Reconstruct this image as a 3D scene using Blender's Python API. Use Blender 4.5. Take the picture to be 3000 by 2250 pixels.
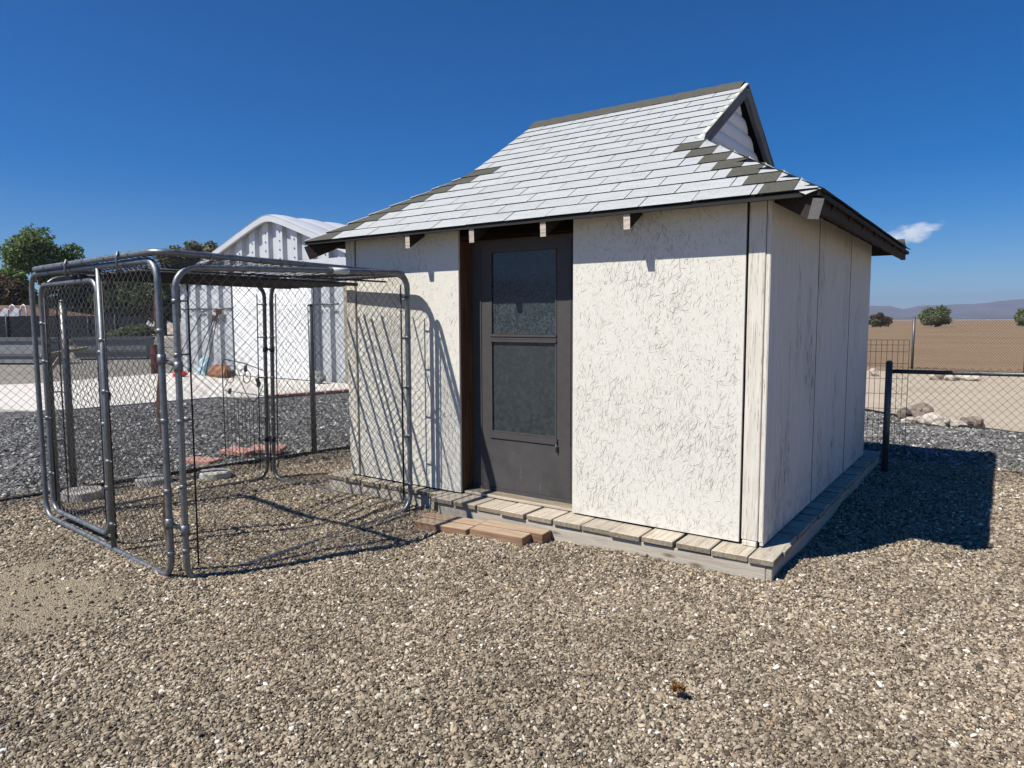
import bpy, bmesh, math, random
import numpy as np
from mathutils import Vector, Matrix, Quaternion, noise

random.seed(7); RNG = np.random.default_rng(11)
SC = bpy.context.scene
COL = SC.collection
for o in list(bpy.data.objects): bpy.data.objects.remove(o, do_unlink=True)

# ------------------------------------------------------------------ camera
cam = bpy.data.cameras.new('camera'); camo = bpy.data.objects.new('camera', cam); COL.objects.link(camo)
cam.sensor_width = 36; cam.lens = 24.617; cam.clip_start = .05; cam.clip_end = 40000
yaw, pitch, roll = -.6151, .0897, -.0038
fw = Vector((math.sin(yaw)*math.cos(pitch), math.cos(yaw)*math.cos(pitch), -math.sin(pitch)))
r0 = Vector((math.cos(yaw), -math.sin(yaw), 0)); u0 = r0.cross(fw)
rr = r0*math.cos(roll)+u0*math.sin(roll); uu = -r0*math.sin(roll)+u0*math.cos(roll)
CAMP = Vector((1.1777, -4.3521, 1.6))
camo.matrix_world = Matrix(((rr.x, uu.x, -fw.x, CAMP.x), (rr.y, uu.y, -fw.y, CAMP.y), (rr.z, uu.z, -fw.z, CAMP.z), (0, 0, 0, 1)))
SC.camera = camo

# ------------------------------------------------------------------ sky, sun, exposure
SUN = Vector((.36, .68, -1)).normalized()          # direction the light travels
elev = math.asin(-SUN.z)
world = bpy.data.worlds.new('World'); SC.world = world; world.use_nodes = True
wn = world.node_tree.nodes; wl = world.node_tree.links; wn.clear()
sky = wn.new('ShaderNodeTexSky'); sky.sky_type = 'NISHITA'; sky.sun_disc = False
sky.sun_elevation = elev; sky.sun_rotation = math.atan2(-SUN.x, -SUN.y)
sky.altitude = 1300; sky.air_density = 1.0; sky.dust_density = 0.; sky.ozone_density = 8.0
hs = wn.new('ShaderNodeHueSaturation'); hs.inputs['Saturation'].default_value = 1.36; hs.inputs['Hue'].default_value = .507; wl.new(sky.outputs[0], hs.inputs['Color'])
bg = wn.new('ShaderNodeBackground'); bg.inputs['Strength'].default_value = .072
wo = wn.new('ShaderNodeOutputWorld'); 
# one small fair-weather cloud low over the plain on the right
cdir = (fw+rr*((2640-1500)/2051.4)-uu*((690-1125)/2051.4)).normalized(); cu = cdir.cross(Vector((0,0,1))).normalized(); cv = cu.cross(cdir)
wtc = wn.new('ShaderNodeTexCoord')
def wdot(v):
    n = wn.new('ShaderNodeVectorMath'); n.operation = 'DOT_PRODUCT'; wl.new(wtc.outputs['Generated'], n.inputs[0]); n.inputs[1].default_value = v; return n.outputs['Value']
def wm(op, a, b_=0.):
    n = wn.new('ShaderNodeMath'); n.operation = op
    for k, v in ((0, a), (1, b_)):
        if isinstance(v, (int, float)): n.inputs[k].default_value = v
        else: wl.new(v, n.inputs[k])
    return n.outputs[0]
cz = wm('MAXIMUM', wdot(cdir), .01); u_ = wm('DIVIDE', wdot(cu), cz); v_ = wm('DIVIDE', wdot(cv), cz)
ell = wm('ADD', wm('POWER', wm('ABSOLUTE', wm('DIVIDE', wm('SUBTRACT', u_, .004), .040)), 2.), wm('POWER', wm('ABSOLUTE', wm('DIVIDE', wm('SUBTRACT', v_, wm('MULTIPLY', u_, .16)), .0125)), 2.))
wmp = wn.new('ShaderNodeMapping'); wl.new(wtc.outputs['Generated'], wmp.inputs[0]); wmp.inputs['Scale'].default_value = (1, 1, 2.2)
wnz = wn.new('ShaderNodeTexNoise'); wl.new(wmp.outputs[0], wnz.inputs['Vector']); wnz.inputs['Scale'].default_value = 46; wnz.inputs['Detail'].default_value = 7; wnz.inputs['Roughness'].default_value = .6
dens = wm('ADD', wm('SUBTRACT', 1., ell), wm('MULTIPLY', wm('SUBTRACT', wnz.outputs[0], .5), 2.6))
front = wm('GREATER_THAN', wdot(cdir), .5)
wr_ = wn.new('ShaderNodeValToRGB'); wl.new(wm('MULTIPLY', dens, front), wr_.inputs[0]); wr_.color_ramp.elements[0].position = .05; wr_.color_ramp.elements[1].position = .95; wr_.color_ramp.elements[1].color = (.75, .75, .75, 1)
wmx = wn.new('ShaderNodeMix'); wmx.data_type = 'RGBA'; wl.new(wr_.outputs[0], wmx.inputs[0]); wl.new(hs.outputs[0], wmx.inputs[6]); wmx.inputs[7].default_value = (10.5, 10.8, 11.2, 1)
wl.new(wmx.outputs[2], bg.inputs[0]); wl.new(bg.outputs[0], wo.inputs[0])
sl = bpy.data.lights.new('sun', 'SUN'); sl.energy = 5.0; sl.angle = math.radians(.53); sl.color = (1, .955, .88)
so = bpy.data.objects.new('sun', sl); COL.objects.link(so); so.rotation_euler = SUN.to_track_quat('-Z', 'Y').to_euler(); so.location = (-4, -8, 12)
SC.view_settings.view_transform = 'Standard'; SC.view_settings.look = 'None'; SC.view_settings.gamma = 1
SC.view_settings.use_curve_mapping = False; SC.view_settings.exposure = .38
SC.render.engine = 'CYCLES'; SC.cycles.max_bounces = 6; SC.cycles.diffuse_bounces = 1; SC.cycles.transparent_max_bounces = 8

# ------------------------------------------------------------------ materials
class NB:
    def __init__(s, name):
        s.m = bpy.data.materials.new(name); s.m.use_nodes = True; s.t = s.m.node_tree
        s.n = s.t.nodes; s.l = s.t.links; s.b = s.n['Principled BSDF']
        s.tc = s.n.new('ShaderNodeTexCoord'); s.co = s.tc.outputs['Object']
    def link(s, a, b): s.l.new(a, b)
    def setin(s, sock, v):
        if hasattr(v, 'links') or isinstance(v, bpy.types.NodeSocket): s.l.new(v, sock)
        else: sock.default_value = v
    def map(s, v, scale=(1,1,1), loc=(0,0,0), rot=(0,0,0)):
        n = s.n.new('ShaderNodeMapping'); s.setin(n.inputs[0], v); n.inputs['Scale'].default_value = scale
        s.setin(n.inputs['Location'], loc); n.inputs['Rotation'].default_value = rot; return n.outputs[0]
    def noise(s, v, scale=5, detail=4, rough=.55, out=0):
        n = s.n.new('ShaderNodeTexNoise'); s.setin(n.inputs['Vector'], v); n.inputs['Scale'].default_value = scale
        n.inputs['Detail'].default_value = detail; n.inputs['Roughness'].default_value = rough; return n.outputs[out]
    def voro(s, v, scale=5, feat='F1', out='Distance', rnd=1):
        n = s.n.new('ShaderNodeTexVoronoi'); n.feature = feat; s.setin(n.inputs['Vector'], v)
        n.inputs['Scale'].default_value = scale; n.inputs['Randomness'].default_value = rnd; return n.outputs[out]
    def ramp(s, f, stops, interp='LINEAR'):
        n = s.n.new('ShaderNodeValToRGB'); s.setin(n.inputs[0], f); cr = n.color_ramp; cr.interpolation = interp
        while len(cr.elements) > 1: cr.elements.remove(cr.elements[-1])
        for i, (p, c) in enumerate(stops):
            e = cr.elements[0] if i == 0 else cr.elements.new(p)
            e.position = p; e.color = (c, c, c, 1) if not hasattr(c, '__len__') else (*c, 1)
        return n.outputs[0]
    def mix(s, f, a, b, mode='MIX'):
        n = s.n.new('ShaderNodeMix'); n.data_type = 'RGBA'; n.blend_type = mode
        s.setin(n.inputs[0], f)
        for k, v in ((6, a), (7, b)): s.setin(n.inputs[k], (*v, 1) if isinstance(v, tuple) and len(v) == 3 else v)
        return n.outputs[2]
    def math(s, op, a, b=0.0, clamp=False):
        n = s.n.new('ShaderNodeMath'); n.operation = op; n.use_clamp = clamp; s.setin(n.inputs[0], a); s.setin(n.inputs[1], b); return n.outputs[0]
    def objrand(s):
        n = s.n.new('ShaderNodeObjectInfo'); return n.outputs['Random']
    def bump(s, h, strength=.5, dist=.01, normal=None):
        n = s.n.new('ShaderNodeBump'); n.inputs['Strength'].default_value = strength; n.inputs['Distance'].default_value = dist
        s.l.new(h, n.inputs['Height'])
        if normal is not None: s.l.new(normal, n.inputs['Normal'])
        return n.outputs[0]
    def fin(s, col, rough=.8, metal=0., normal=None, spec=.3):
        s.setin(s.b.inputs['Base Color'], (*col, 1) if isinstance(col, tuple) and len(col) == 3 else col)
        s.setin(s.b.inputs['Roughness'], rough); s.b.inputs['Metallic'].default_value = metal
        s.b.inputs['Specular IOR Level'].default_value = spec
        if normal is not None: s.l.new(normal, s.b.inputs['Normal'])
        return s.m
    def hue(s, col, val):
        n = s.n.new('ShaderNodeHueSaturation'); s.setin(n.inputs['Color'], (*col, 1) if isinstance(col, tuple) else col); s.setin(n.inputs['Value'], val); return n.outputs[0]
    def rot(s, v, axis, ang):
        n = s.n.new('ShaderNodeVectorRotate'); n.rotation_type = axis; s.setin(n.inputs['Vector'], v); s.setin(n.inputs['Angle'], ang); return n.outputs[0]
    def offset(s, v):            # shift the texture by a random amount per object
        r = s.objrand(); c = s.n.new('ShaderNodeCombineXYZ')
        s.setin(c.inputs[0], s.math('MULTIPLY', r, 37.)); s.setin(c.inputs[1], s.math('MULTIPLY', r, 91.)); s.setin(c.inputs[2], s.math('MULTIPLY', r, 53.))
        a = s.n.new('ShaderNodeVectorMath'); a.operation = 'ADD'; s.setin(a.inputs[0], v); s.setin(a.inputs[1], c.outputs[0]); return a.outputs[0]

M = {}
def plain(name, col, rough=.7, metal=0., var=.15, nscale=8., bump=.0, spec=.3):
    b = NB(name); n = b.noise(b.co, nscale, 5, .6)
    c = b.hue(col, b.ramp(n, [(.25, 1-var), (.75, 1+var)]))
    nm = b.bump(b.noise(b.co, nscale*8, 4), bump, .01) if bump else None
    M[name] = b.fin(c, rough, metal, nm, spec)
def wood(name, col, dark, scale=1., rough=.85, crack=.5, knots=False, tint=.2):
    b = NB(name); co = b.offset(b.co)
    g = b.noise(b.map(co, (2.2*scale, 38*scale, 38*scale)), 1, 6, .62)
    f = b.noise(b.map(co, (6*scale, 190*scale, 190*scale)), 1, 3, .6)
    big = b.noise(co, 3.2*scale, 3)
    c = b.mix(b.ramp(g, [(.36, 0.), (.66, 1.)]), dark, col)
    c = b.mix(b.ramp(big, [(.3, .0), (.8, .35)]), c, tuple(min(1, x*1.18) for x in col))
    ck = b.ramp(f, [(.60, 0.), (.68, crack)])
    c = b.mix(ck, c, tuple(x*.25 for x in dark))
    if knots:
        kd = b.voro(b.map(co, (2.6, 9, 9)), 1.); k = b.ramp(kd, [(.05, .85), (.16, 0.)])
        c = b.mix(k, c, (.13, .09, .055))
    c = b.hue(c, b.math('ADD', b.math('MULTIPLY', b.objrand(), tint), 1-tint*.5))
    h = b.math('SUBTRACT', g, b.math('MULTIPLY', ck, .8))
    M[name] = b.fin(c, rough, 0, b.bump(h, .55, .006))

def osb(name, col, axis='Y_AXIS'):
    b = NB(name); lines = None
    for k, (cs, st, fine) in enumerate([(22., 20, 300), (30., 30, 360), (14., 12, 230)]):
        co = b.map(b.co, (1, 1, 1), (k*3.1, 0, k*1.7))
        cell = b.voro(co, cs, 'F1', 'Color')
        sep = b.n.new('ShaderNodeSeparateColor'); b.link(cell, sep.inputs[0])
        ang = b.math('MULTIPLY', b.math('SUBTRACT', sep.outputs[0], .5), 2.6)
        rt = b.rot(co, axis, ang)
        s = b.noise(b.map(rt, (fine, fine, st)), 1, 1.5, .5)
        cr = b.ramp(s, [(.625, 0.), (.675, 1.)])
        gate = b.ramp(sep.outputs[1], [(.40, 0.), (.50, 1.)])
        cr = b.math('MULTIPLY', cr, gate)
        lines = cr if lines is None else b.math('MAXIMUM', lines, cr)
    fade = b.ramp(b.noise(b.co, 2.3, 4, .6), [(.35, .12), (.6, .7)])
    dk = b.math('MULTIPLY', lines, fade)
    big = b.noise(b.co, 1.3, 5, .6)
    c = b.mix(b.ramp(big, [(.3, 0.), (.75, .5)]), col, tuple(x*f for x, f in zip(col, (.93, .93, .9))))
    c = b.mix(b.math('MULTIPLY', dk, .45), c, (.40, .385, .33))
    # weathered foot of the sheet: dirt splashed up from the deck, patchy
    sp = b.n.new('ShaderNodeSeparateXYZ'); b.link(b.co, sp.inputs[0])
    foot = b.math('MULTIPLY', b.ramp(sp.outputs[2], [(.2, 1.), (.42, 0.)]), b.ramp(b.noise(b.co, 16, 6, .7), [(.5, 0.), (.66, 1.)]))
    c = b.mix(b.math('MULTIPLY', foot, .55), c, (.33, .27, .19))
    h = b.math('SUBTRACT', b.math('MULTIPLY', b.noise(b.co, 60, 3), .25), lines)
    M[name] = b.fin(c, .75, 0, b.bump(h, .45, .004))
def ply(name, col):
    b = NB(name)
    g = b.noise(b.map(b.co, (26, 26, 3.2)), 1, 6, .68); f = b.noise(b.map(b.co, (70, 70, 6.5)), 1, 4, .62)
    zone = b.noise(b.map(b.co, (3.1, 3.1, 1.1)), 1, 4, .6)
    ck = b.math('MULTIPLY', b.ramp(f, [(.53, 0.), (.60, 1.)]), b.ramp(zone, [(.53, 0.), (.66, 1.)]))
    c = b.mix(b.ramp(g, [(.3, .55), (.6, 0.)]), col, tuple(x*.72 for x in col))
    c = b.mix(b.math('MULTIPLY', ck, .95), c, (.05, .045, .04))
    sp = b.n.new('ShaderNodeSeparateXYZ'); b.link(b.co, sp.inputs[0])
    foot = b.math('MULTIPLY', b.ramp(sp.outputs[2], [(.2, 1.), (.62, 0.)]), b.ramp(b.noise(b.co, 13, 6, .7), [(.46, 0.), (.66, 1.)]))
    c = b.mix(b.math('MULTIPLY', foot, .6), c, (.2, .18, .15))
    M[name] = b.fin(c, .8, 0, b.bump(b.math('SUBTRACT', g, ck), .7, .005))
def shingle_mat(name, col, speck=.3):
    b = NB(name); co = b.offset(b.co)
    v = b.voro(co, 260, 'F1', 'Color'); sp = b.n.new('ShaderNodeSeparateColor'); b.link(v, sp.inputs[0])
    big = b.noise(b.map(co, (3, 9, 9)), 2.2, 4)
    c = b.hue(col, b.math('ADD', b.math('MULTIPLY', sp.outputs[0], speck), 1-speck*.5))
    c = b.hue(c, b.ramp(big, [(.3, .92), (.7, 1.06)])); c = b.hue(c, b.math('ADD', b.math('MULTIPLY', b.objrand(), .06), .97))
    M[name] = b.fin(c, .92, 0, b.bump(sp.outputs[0], .35, .003), .15)
def galv(name, col=(.20, .215, .23), rust=0.):
    b = NB(name); n = b.noise(b.co, 22, 5, .65); v = b.voro(b.co, 70, 'F1', 'Color')
    sp = b.n.new('ShaderNodeSeparateColor'); b.link(v, sp.inputs[0])
    c = b.hue(col, b.ramp(n, [(.3, .72), (.7, 1.18)])); c = b.hue(c, b.math('ADD', b.math('MULTIPLY', sp.outputs[0], .2), .9))
    if rust: c = b.mix(b.ramp(b.noise(b.co, 9, 6, .7), [(.62-rust, 0.), (.72-rust, .9)]), c, (.20, .085, .04))
    M[name] = b.fin(c, b.ramp(n, [(.3, .34), (.7, .6)]), .7, None, .5)

osb('painted_strand_board', (.72, .695, .62))
plain('strand_dirt_shade', (.47, .45, .39), .85, 0, .25, 6)  # darker tone for dirt and painted shadow lines along the strand edges
ply('weathered_painted_plywood', (.68, .655, .59))
wood('painted_trim', (.73, .69, .605), (.60, .55, .46), 1.2, crack=.75, tint=.06)
wood('brown_jamb', (.15, .075, .035), (.06, .03, .015), .9)
wood('grey_deck', (.53, .475, .385), (.34, .285, .215), 1., crack=.6, knots=False, tint=.28)
wood('deck_edge', (.31, .265, .195), (.17, .135, .095), 1.2, crack=.8, tint=.3)
wood('grey_beam', (.50, .45, .37), (.36, .31, .25), .7, crack=.35, knots=True, tint=.12)
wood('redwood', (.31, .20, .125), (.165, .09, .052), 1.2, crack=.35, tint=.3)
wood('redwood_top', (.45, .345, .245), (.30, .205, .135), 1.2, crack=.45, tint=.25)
wood('tail_paint', (.62, .56, .47), (.40, .33, .25), 1.6, crack=.9)
wood('dark_rafter', (.045, .034, .027), (.022, .016, .012), 1.)
wood('grey_trim', (.20, .20, .20), (.09, .09, .09), 1., crack=.7)
wood('bark', (.16, .12, .085), (.07, .05, .035), .5)
shingle_mat('pale_shingle', (.395, .41, .408), .36)
shingle_mat('dark_shingle', (.088, .086, .072), .7)
plain('asphalt_edge', (.028, .027, .025), .9)
plain('sheathing', (.035, .028, .022), .9)
galv('galvanised'); galv('galvanised_old', (.135, .14, .145), .05); galv('rusty_tube', (.42, .36, .28), .14)
galv('wire', (.17, .165, .155)); plain('wire_dark', (.035, .035, .037), .55, .3)
galv('rust', (.14, .075, .05), .2); galv('wire_brown', (.11, .085, .065), .1)
plain('black_rod', (.03, .03, .032), .5, .2); plain('black_plastic', (.018, .018, .02), .5)
plain('bronze_frame', (.074, .069, .069), .55, .1, .12, 14, .05)
b = NB('kick_panel'); n = b.noise(b.co, 4, 5, .6); sc_ = b.noise(b.map(b.co, (55, 1, 5)), 1, 5, .7); sp_ = b.noise(b.co, 85, 3, .6)
c = b.hue((.064, .060, .060), b.ramp(n, [(.3, .8), (.7, 1.2)])); c = b.mix(b.ramp(b.math('MULTIPLY', b.ramp(sc_, [(.60, 0.), (.68, 1.)]), b.ramp(sp_, [(.5, 0.), (.62, 1.)])), [(0., 0.), (1., .55)]), c, (.26, .25, .24))
M['kick_panel'] = b.fin(c, b.ramp(n, [(.3, .5), (.7, .7)]), 0, None, .35)
def dusty(name, base, dust, amount, sc):
    b = NB(name); n = b.noise(b.co, sc, 6, .75); w = b.noise(b.map(b.co, (30, 1, 6)), 1, 4, .6)
    f = b.math('MULTIPLY', b.ramp(n, [(.42, .1), (.66, 1.)]), b.ramp(w, [(.3, .5), (.7, 1.)]))
    M[name] = b.fin(b.mix(b.math('MULTIPLY', f, amount), base, dust), b.ramp(n, [(.4, .12), (.65, .6)]), 0, None, .6)
dusty('dusty_glass', (.007, .013, .018), (.15, .19, .20), .58, 70)
dusty('insect_screen', (.028, .035, .038), (.058, .068, .072), .6, 30)
plain('white_enamel', (.80, .80, .80), .45, 0, .06, 3)
plain('barn_steel', (.53, .545, .56), .45, .15, .08, 2)
plain('barn_door', (.83, .83, .82), .5, 0, .06, 1.5)
plain('barn_roof', (.60, .61, .63), .45, .2, .08, 2)
plain('gable_white', (.76, .76, .76), .5, 0, .05, 5)
plain('concrete', (.60, .565, .51), .85, 0, .1, 1.4, .1)
plain('pad_concrete', (.46, .43, .38), .9, 0, .25, 22, .5)
plain('paver_red', (.46, .25, .20), .85, 0, .2, 5, .1)
plain('grey_tank', (.23, .24, .235), .7, 0, .15, 3)
plain('tank_dark', (.12, .125, .13), .7, 0, .15, 3)
plain('navy_screen', (.012, .013, .02), .8, 0, .3, 2)
plain('brown_roof', (.17, .095, .065), .85, 0, .2, 4)
plain('stucco', (.30, .25, .20), .85)
plain('red_cloth', (.62, .03, .03), .7); plain('blue_bag', (.42, .60, .66), .6); plain('terracotta', (.33, .16, .09), .8)
plain('maroon', (.09, .018, .016), .6); plain('rope_tan', (.30, .27, .20), .8)
plain('sticker', (.70, .72, .69), .5, 0, .05)
plain('pine_stick', (.5, .42, .28), .8)

def foliage(name, col, var=.5):
    b = NB(name); r = b.noise(b.co, 1.4, 3); f = b.n.new('ShaderNodeNewGeometry')
    c = b.hue(col, b.ramp(b.math('ADD', b.math('MULTIPLY', f.outputs['Random Per Island'], .6), b.math('MULTIPLY', r, .4)), [(.2, 1-var), (.8, 1+var)]))
    m = b.fin(c, .7, 0, None, .2)
    tr = b.n.new('ShaderNodeBsdfTranslucent'); b.link(c, tr.inputs[0]); ad = b.n.new('ShaderNodeMixShader'); ad.inputs[0].default_value = .25
    b.link(b.b.outputs[0], ad.inputs[1]); b.link(tr.outputs[0], ad.inputs[2]); b.link(ad.outputs[0], b.n['Material Output'].inputs[0])
    M[name] = m
foliage('leaf_green', (.145, .20, .06)); foliage('leaf_dark', (.09, .11, .045)); foliage('leaf_olive', (.16, .185, .085))
foliage('leaf_rust', (.30, .15, .055)); foliage('leaf_brown', (.115, .085, .05)); foliage('leaf_grey', (.16, .17, .105))

def ground_mat(name, cols, scale, gap, dirt=None, bump=1., dist=.012):
    b = NB(name)
    v = b.voro(b.co, scale, 'F1', 'Distance'); cc = b.voro(b.co, scale, 'F1', 'Color')
    sp = b.n.new('ShaderNodeSeparateColor'); b.link(cc, sp.inputs[0])
    c = b.ramp(sp.outputs[0], cols)
    c = b.hue(c, b.math('ADD', b.math('MULTIPLY', sp.outputs[1], .5), .75))
    c = b.mix(b.ramp(v, [(.38, 0.), (.62, 1.)]), c, gap)  # dark tone between the stones paints the shade in their gaps
    c = b.hue(c, b.ramp(b.noise(b.co, .9, 4), [(.3, .86), (.7, 1.12)]))
    if dirt:
        for (cx, cy, rx, ry, dc) in dirt:
            m = b.n.new('ShaderNodeVectorMath'); m.operation = 'LENGTH'
            mp = b.n.new('ShaderNodeMapping'); mp.vector_type = 'POINT'; b.link(b.co, mp.inputs[0])
            mp.inputs['Location'].default_value = (-cx/rx, -cy/ry, 0); mp.inputs['Scale'].default_value = (1/rx, 1/ry, 0)
            b.link(mp.outputs[0], m.inputs[0])
            dd = b.math('ADD', m.outputs['Value'], b.math('MULTIPLY', b.math('SUBTRACT', b.noise(b.co, 3.5, 5, .65), .5), 1.4))
            msk = b.ramp(dd, [(.7, 1.), (1.0, 0.)])
            dcol = b.hue(dc, b.ramp(b.noise(b.co, 45, 6, .7), [(.3, .75), (.7, 1.2)]))
            c = b.mix(msk, c, dcol)
    M[name] = b.fin(c, .9, 0, b.bump(b.math('MULTIPLY', v, -1.), bump, dist), .2)
SAND = (.35, .29, .20)
ground_mat('gravel_bed', [(0., (.16, .13, .095)), (.5, (.27, .225, .165)), (.85, (.36, .305, .23)), (1., (.55, .49, .40))], 115, (.085, .068, .05),
           [(-3.45, -2.78, .95, .52, SAND), (-4.45, .35, .55, .4, (.38, .28, .18))])
ground_mat('crushed_bed', [(0., (.11, .107, .103)), (.5, (.18, .175, .168)), (.85, (.25, .243, .235)), (1., (.42, .41, .39))], 38, (.05, .048, .046))
def dirt_mat(name, a, c2, sc=.6):
    b = NB(name); n = b.noise(b.co, sc, 8, .62); n2 = b.noise(b.co, 14, 6, .7)
    c = b.mix(b.ramp(n, [(.3, 0.), (.7, 1.)]), a, c2); c = b.hue(c, b.ramp(n2, [(.3, .82), (.72, 1.14)]))
    sv = b.voro(b.co, 9, 'F1', 'Distance'); c = b.mix(b.ramp(sv, [(.06, .5), (.13, 0.)]), c, tuple(x*.35 for x in a))
    M[name] = b.fin(c, .95, 0, b.bump(n2, .5, .03), .1)
dirt_mat('dirt', (.40, .335, .25), (.47, .40, .31))
dirt_mat('field', (.22, .15, .09), (.285, .20, .125), .08)
dirt_mat('lane_gravel', (.20, .185, .16), (.27, .25, .215))
dirt_mat('sage_hills', (.115, .098, .085), (.18, .15, .125), .004)
b = NB('boulder'); n = b.noise(b.offset(b.co), 7, 6, .65)
c = b.mix(b.ramp(n, [(.35, 0.), (.65, 1.)]), (.11, .088, .072), (.26, .21, .17)); c = b.hue(c, b.math('ADD', b.math('MULTIPLY', b.objrand(), .9), .5))
M['boulder'] = b.fin(c, .9, 0, b.bump(n, .6, .03), .2)
b = NB('boulder_pale'); n = b.noise(b.offset(b.co), 9, 6, .65)
c = b.mix(b.ramp(n, [(.35, 0.), (.65, 1.)]), (.40, .34, .28), (.62, .55, .46)); c = b.hue(c, b.math('ADD', b.math('MULTIPLY', b.objrand(), .4), .75))
M['boulder_pale'] = b.fin(c, .9, 0, b.bump(n, .6, .03), .2)
def pebble_mat(name, stops, sat=1.):
    b = NB(name); r = b.objrand(); c = b.ramp(r, stops)
    c = b.hue(c, b.ramp(b.noise(b.co, 1.3, 3), [(.3, .8), (.7, 1.15)]))
    oi = b.n.new('ShaderNodeObjectInfo'); c = b.hue(c, b.ramp(b.noise(oi.outputs['Location'], 1.1, 5, .62), [(.3, .78), (.7, 1.2)]))
    M[name] = b.fin(c, .8, 0, None, .25)
pebble_mat('pea_gravel', [(0., (.054, .042, .032)), (.15, (.132, .104, .074)), (.34, (.225, .180, .128)), (.56, (.305, .248, .178)), (.76, (.39, .325, .238)), (.88, (.49, .42, .32)), (.94, (.37, .26, .14)), (.98, (.66, .60, .50)), (1., (.80, .76, .68))])
pebble_mat('crushed_rock', [(0., (.060, .058, .056)), (.3, (.118, .115, .11)), (.6, (.19, .185, .175)), (.85, (.29, .282, .265)), (.95, (.40, .39, .365)), (1., (.66, .64, .6))])

# ------------------------------------------------------------------ object helpers
WM = {}
def reg(o, mat, parent=None):
    o.matrix_basis = mat; WM[o] = mat.copy()
    if parent is not None: o.parent = parent; o.matrix_parent_inverse = WM[parent].inverted()
    return o
def mkobj(name, mesh, parent=None, mat4=None):
    o = bpy.data.objects.new(name, mesh); COL.objects.link(o); return reg(o, mat4 or Matrix.Identity(4), parent)
def tag(o, label=None, cat=None, group=None, kind=None):
    if label: o['label'] = label
    if cat: o['category'] = cat
    if group: o['group'] = group
    if kind: o['kind'] = kind
    return o
def thing(name, label, cat, loc, group=None):
    o = bpy.data.objects.new(name, None); COL.objects.link(o); o.empty_display_size = .2
    reg(o, Matrix.Translation(loc)); return tag(o, label, cat, group)

class MB:
    def __init__(s): s.v = []; s.f = []; s.mi = []; s.sm = []
    def add(s, vs, fs, mi=0, smooth=False):
        k = len(s.v); s.v += [tuple(v) for v in vs]; s.f += [tuple(i+k for i in f) for f in fs]; s.mi += [mi]*len(fs); s.sm += [smooth]*len(fs); return s
    def box(s, x0, x1, y0, y1, z0, z1, mi=0):
        return s.add([(x0,y0,z0),(x1,y0,z0),(x1,y1,z0),(x0,y1,z0),(x0,y0,z1),(x1,y0,z1),(x1,y1,z1),(x0,y1,z1)],
                     [(0,3,2,1),(4,5,6,7),(0,1,5,4),(1,2,6,5),(2,3,7,6),(3,0,4,7)], mi)
    def tube(s, pts, r, n=8, closed=False, mi=0, caps=True, smooth=True):
        pts = [Vector(p) for p in pts]; N = len(pts); rings = []
        rads = r if hasattr(r, '__len__') else [r]*N
        prevu = None
        for i, p in enumerate(pts):
            a = pts[i-1] if (i > 0 or closed) else p; c = pts[(i+1) % N] if (i < N-1 or closed) else p
            t = (c-a).normalized()
            if prevu is None:
                ref = Vector((0,0,1)) if abs(t.z) < .9 else Vector((1,0,0)); u = ref.cross(t).normalized()
            else:
                u = (prevu - t*prevu.dot(t))
                u = u.normalized() if u.length > 1e-6 else t.orthogonal().normalized()
            prevu = u; w = t.cross(u)
            rings.append([p+(u*math.cos(2*math.pi*k/n)+w*math.sin(2*math.pi*k/n))*rads[i] for k in range(n)])
        vs = [v for rg in rings for v in rg]; fs = []
        for i in range(N if closed else N-1):
            j = (i+1) % N
            for k in range(n): fs.append((i*n+k, i*n+(k+1) % n, j*n+(k+1) % n, j*n+k))
        s.add(vs, fs, mi, smooth)
        if caps and not closed:
            s.f += [tuple(len(s.v)-len(vs)+k for k in reversed(range(n))), tuple(len(s.v)-n+k for k in range(n))]; s.mi += [mi]*2; s.sm += [False]*2
        return s
    def prism(s, poly, d, mi=0, mi_side=None):       # poly: 3d points, extruded by vector d
        P = [Vector(p) for p in poly]; n = len(P); d = Vector(d)
        s.add(P+[p+d for p in P], [tuple(reversed(range(n))), tuple(range(n, 2*n))], mi)
        k = len(s.v)-2*n
        for i in range(n):
            j = (i+1) % n; s.f.append((k+i, k+j, k+n+j, k+n+i)); s.mi.append(mi if mi_side is None else mi_side); s.sm.append(False)
        return s
    def mesh(s, name, mats):
        me = bpy.data.meshes.new(name); me.from_pydata(s.v, [], s.f); me.update()
        for m in ([mats] if isinstance(mats, str) else mats): me.materials.append(M[m])
        me.polygons.foreach_set('material_index', s.mi); me.polygons.foreach_set('use_smooth', s.sm)
        bm = bmesh.new(); bm.from_mesh(me); bmesh.ops.recalc_face_normals(bm, faces=bm.faces); bm.to_mesh(me); bm.free()
        return me
    def build(s, name, mats, parent=None, mat4=None): return mkobj(name, s.mesh(name, mats), parent, mat4)

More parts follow.
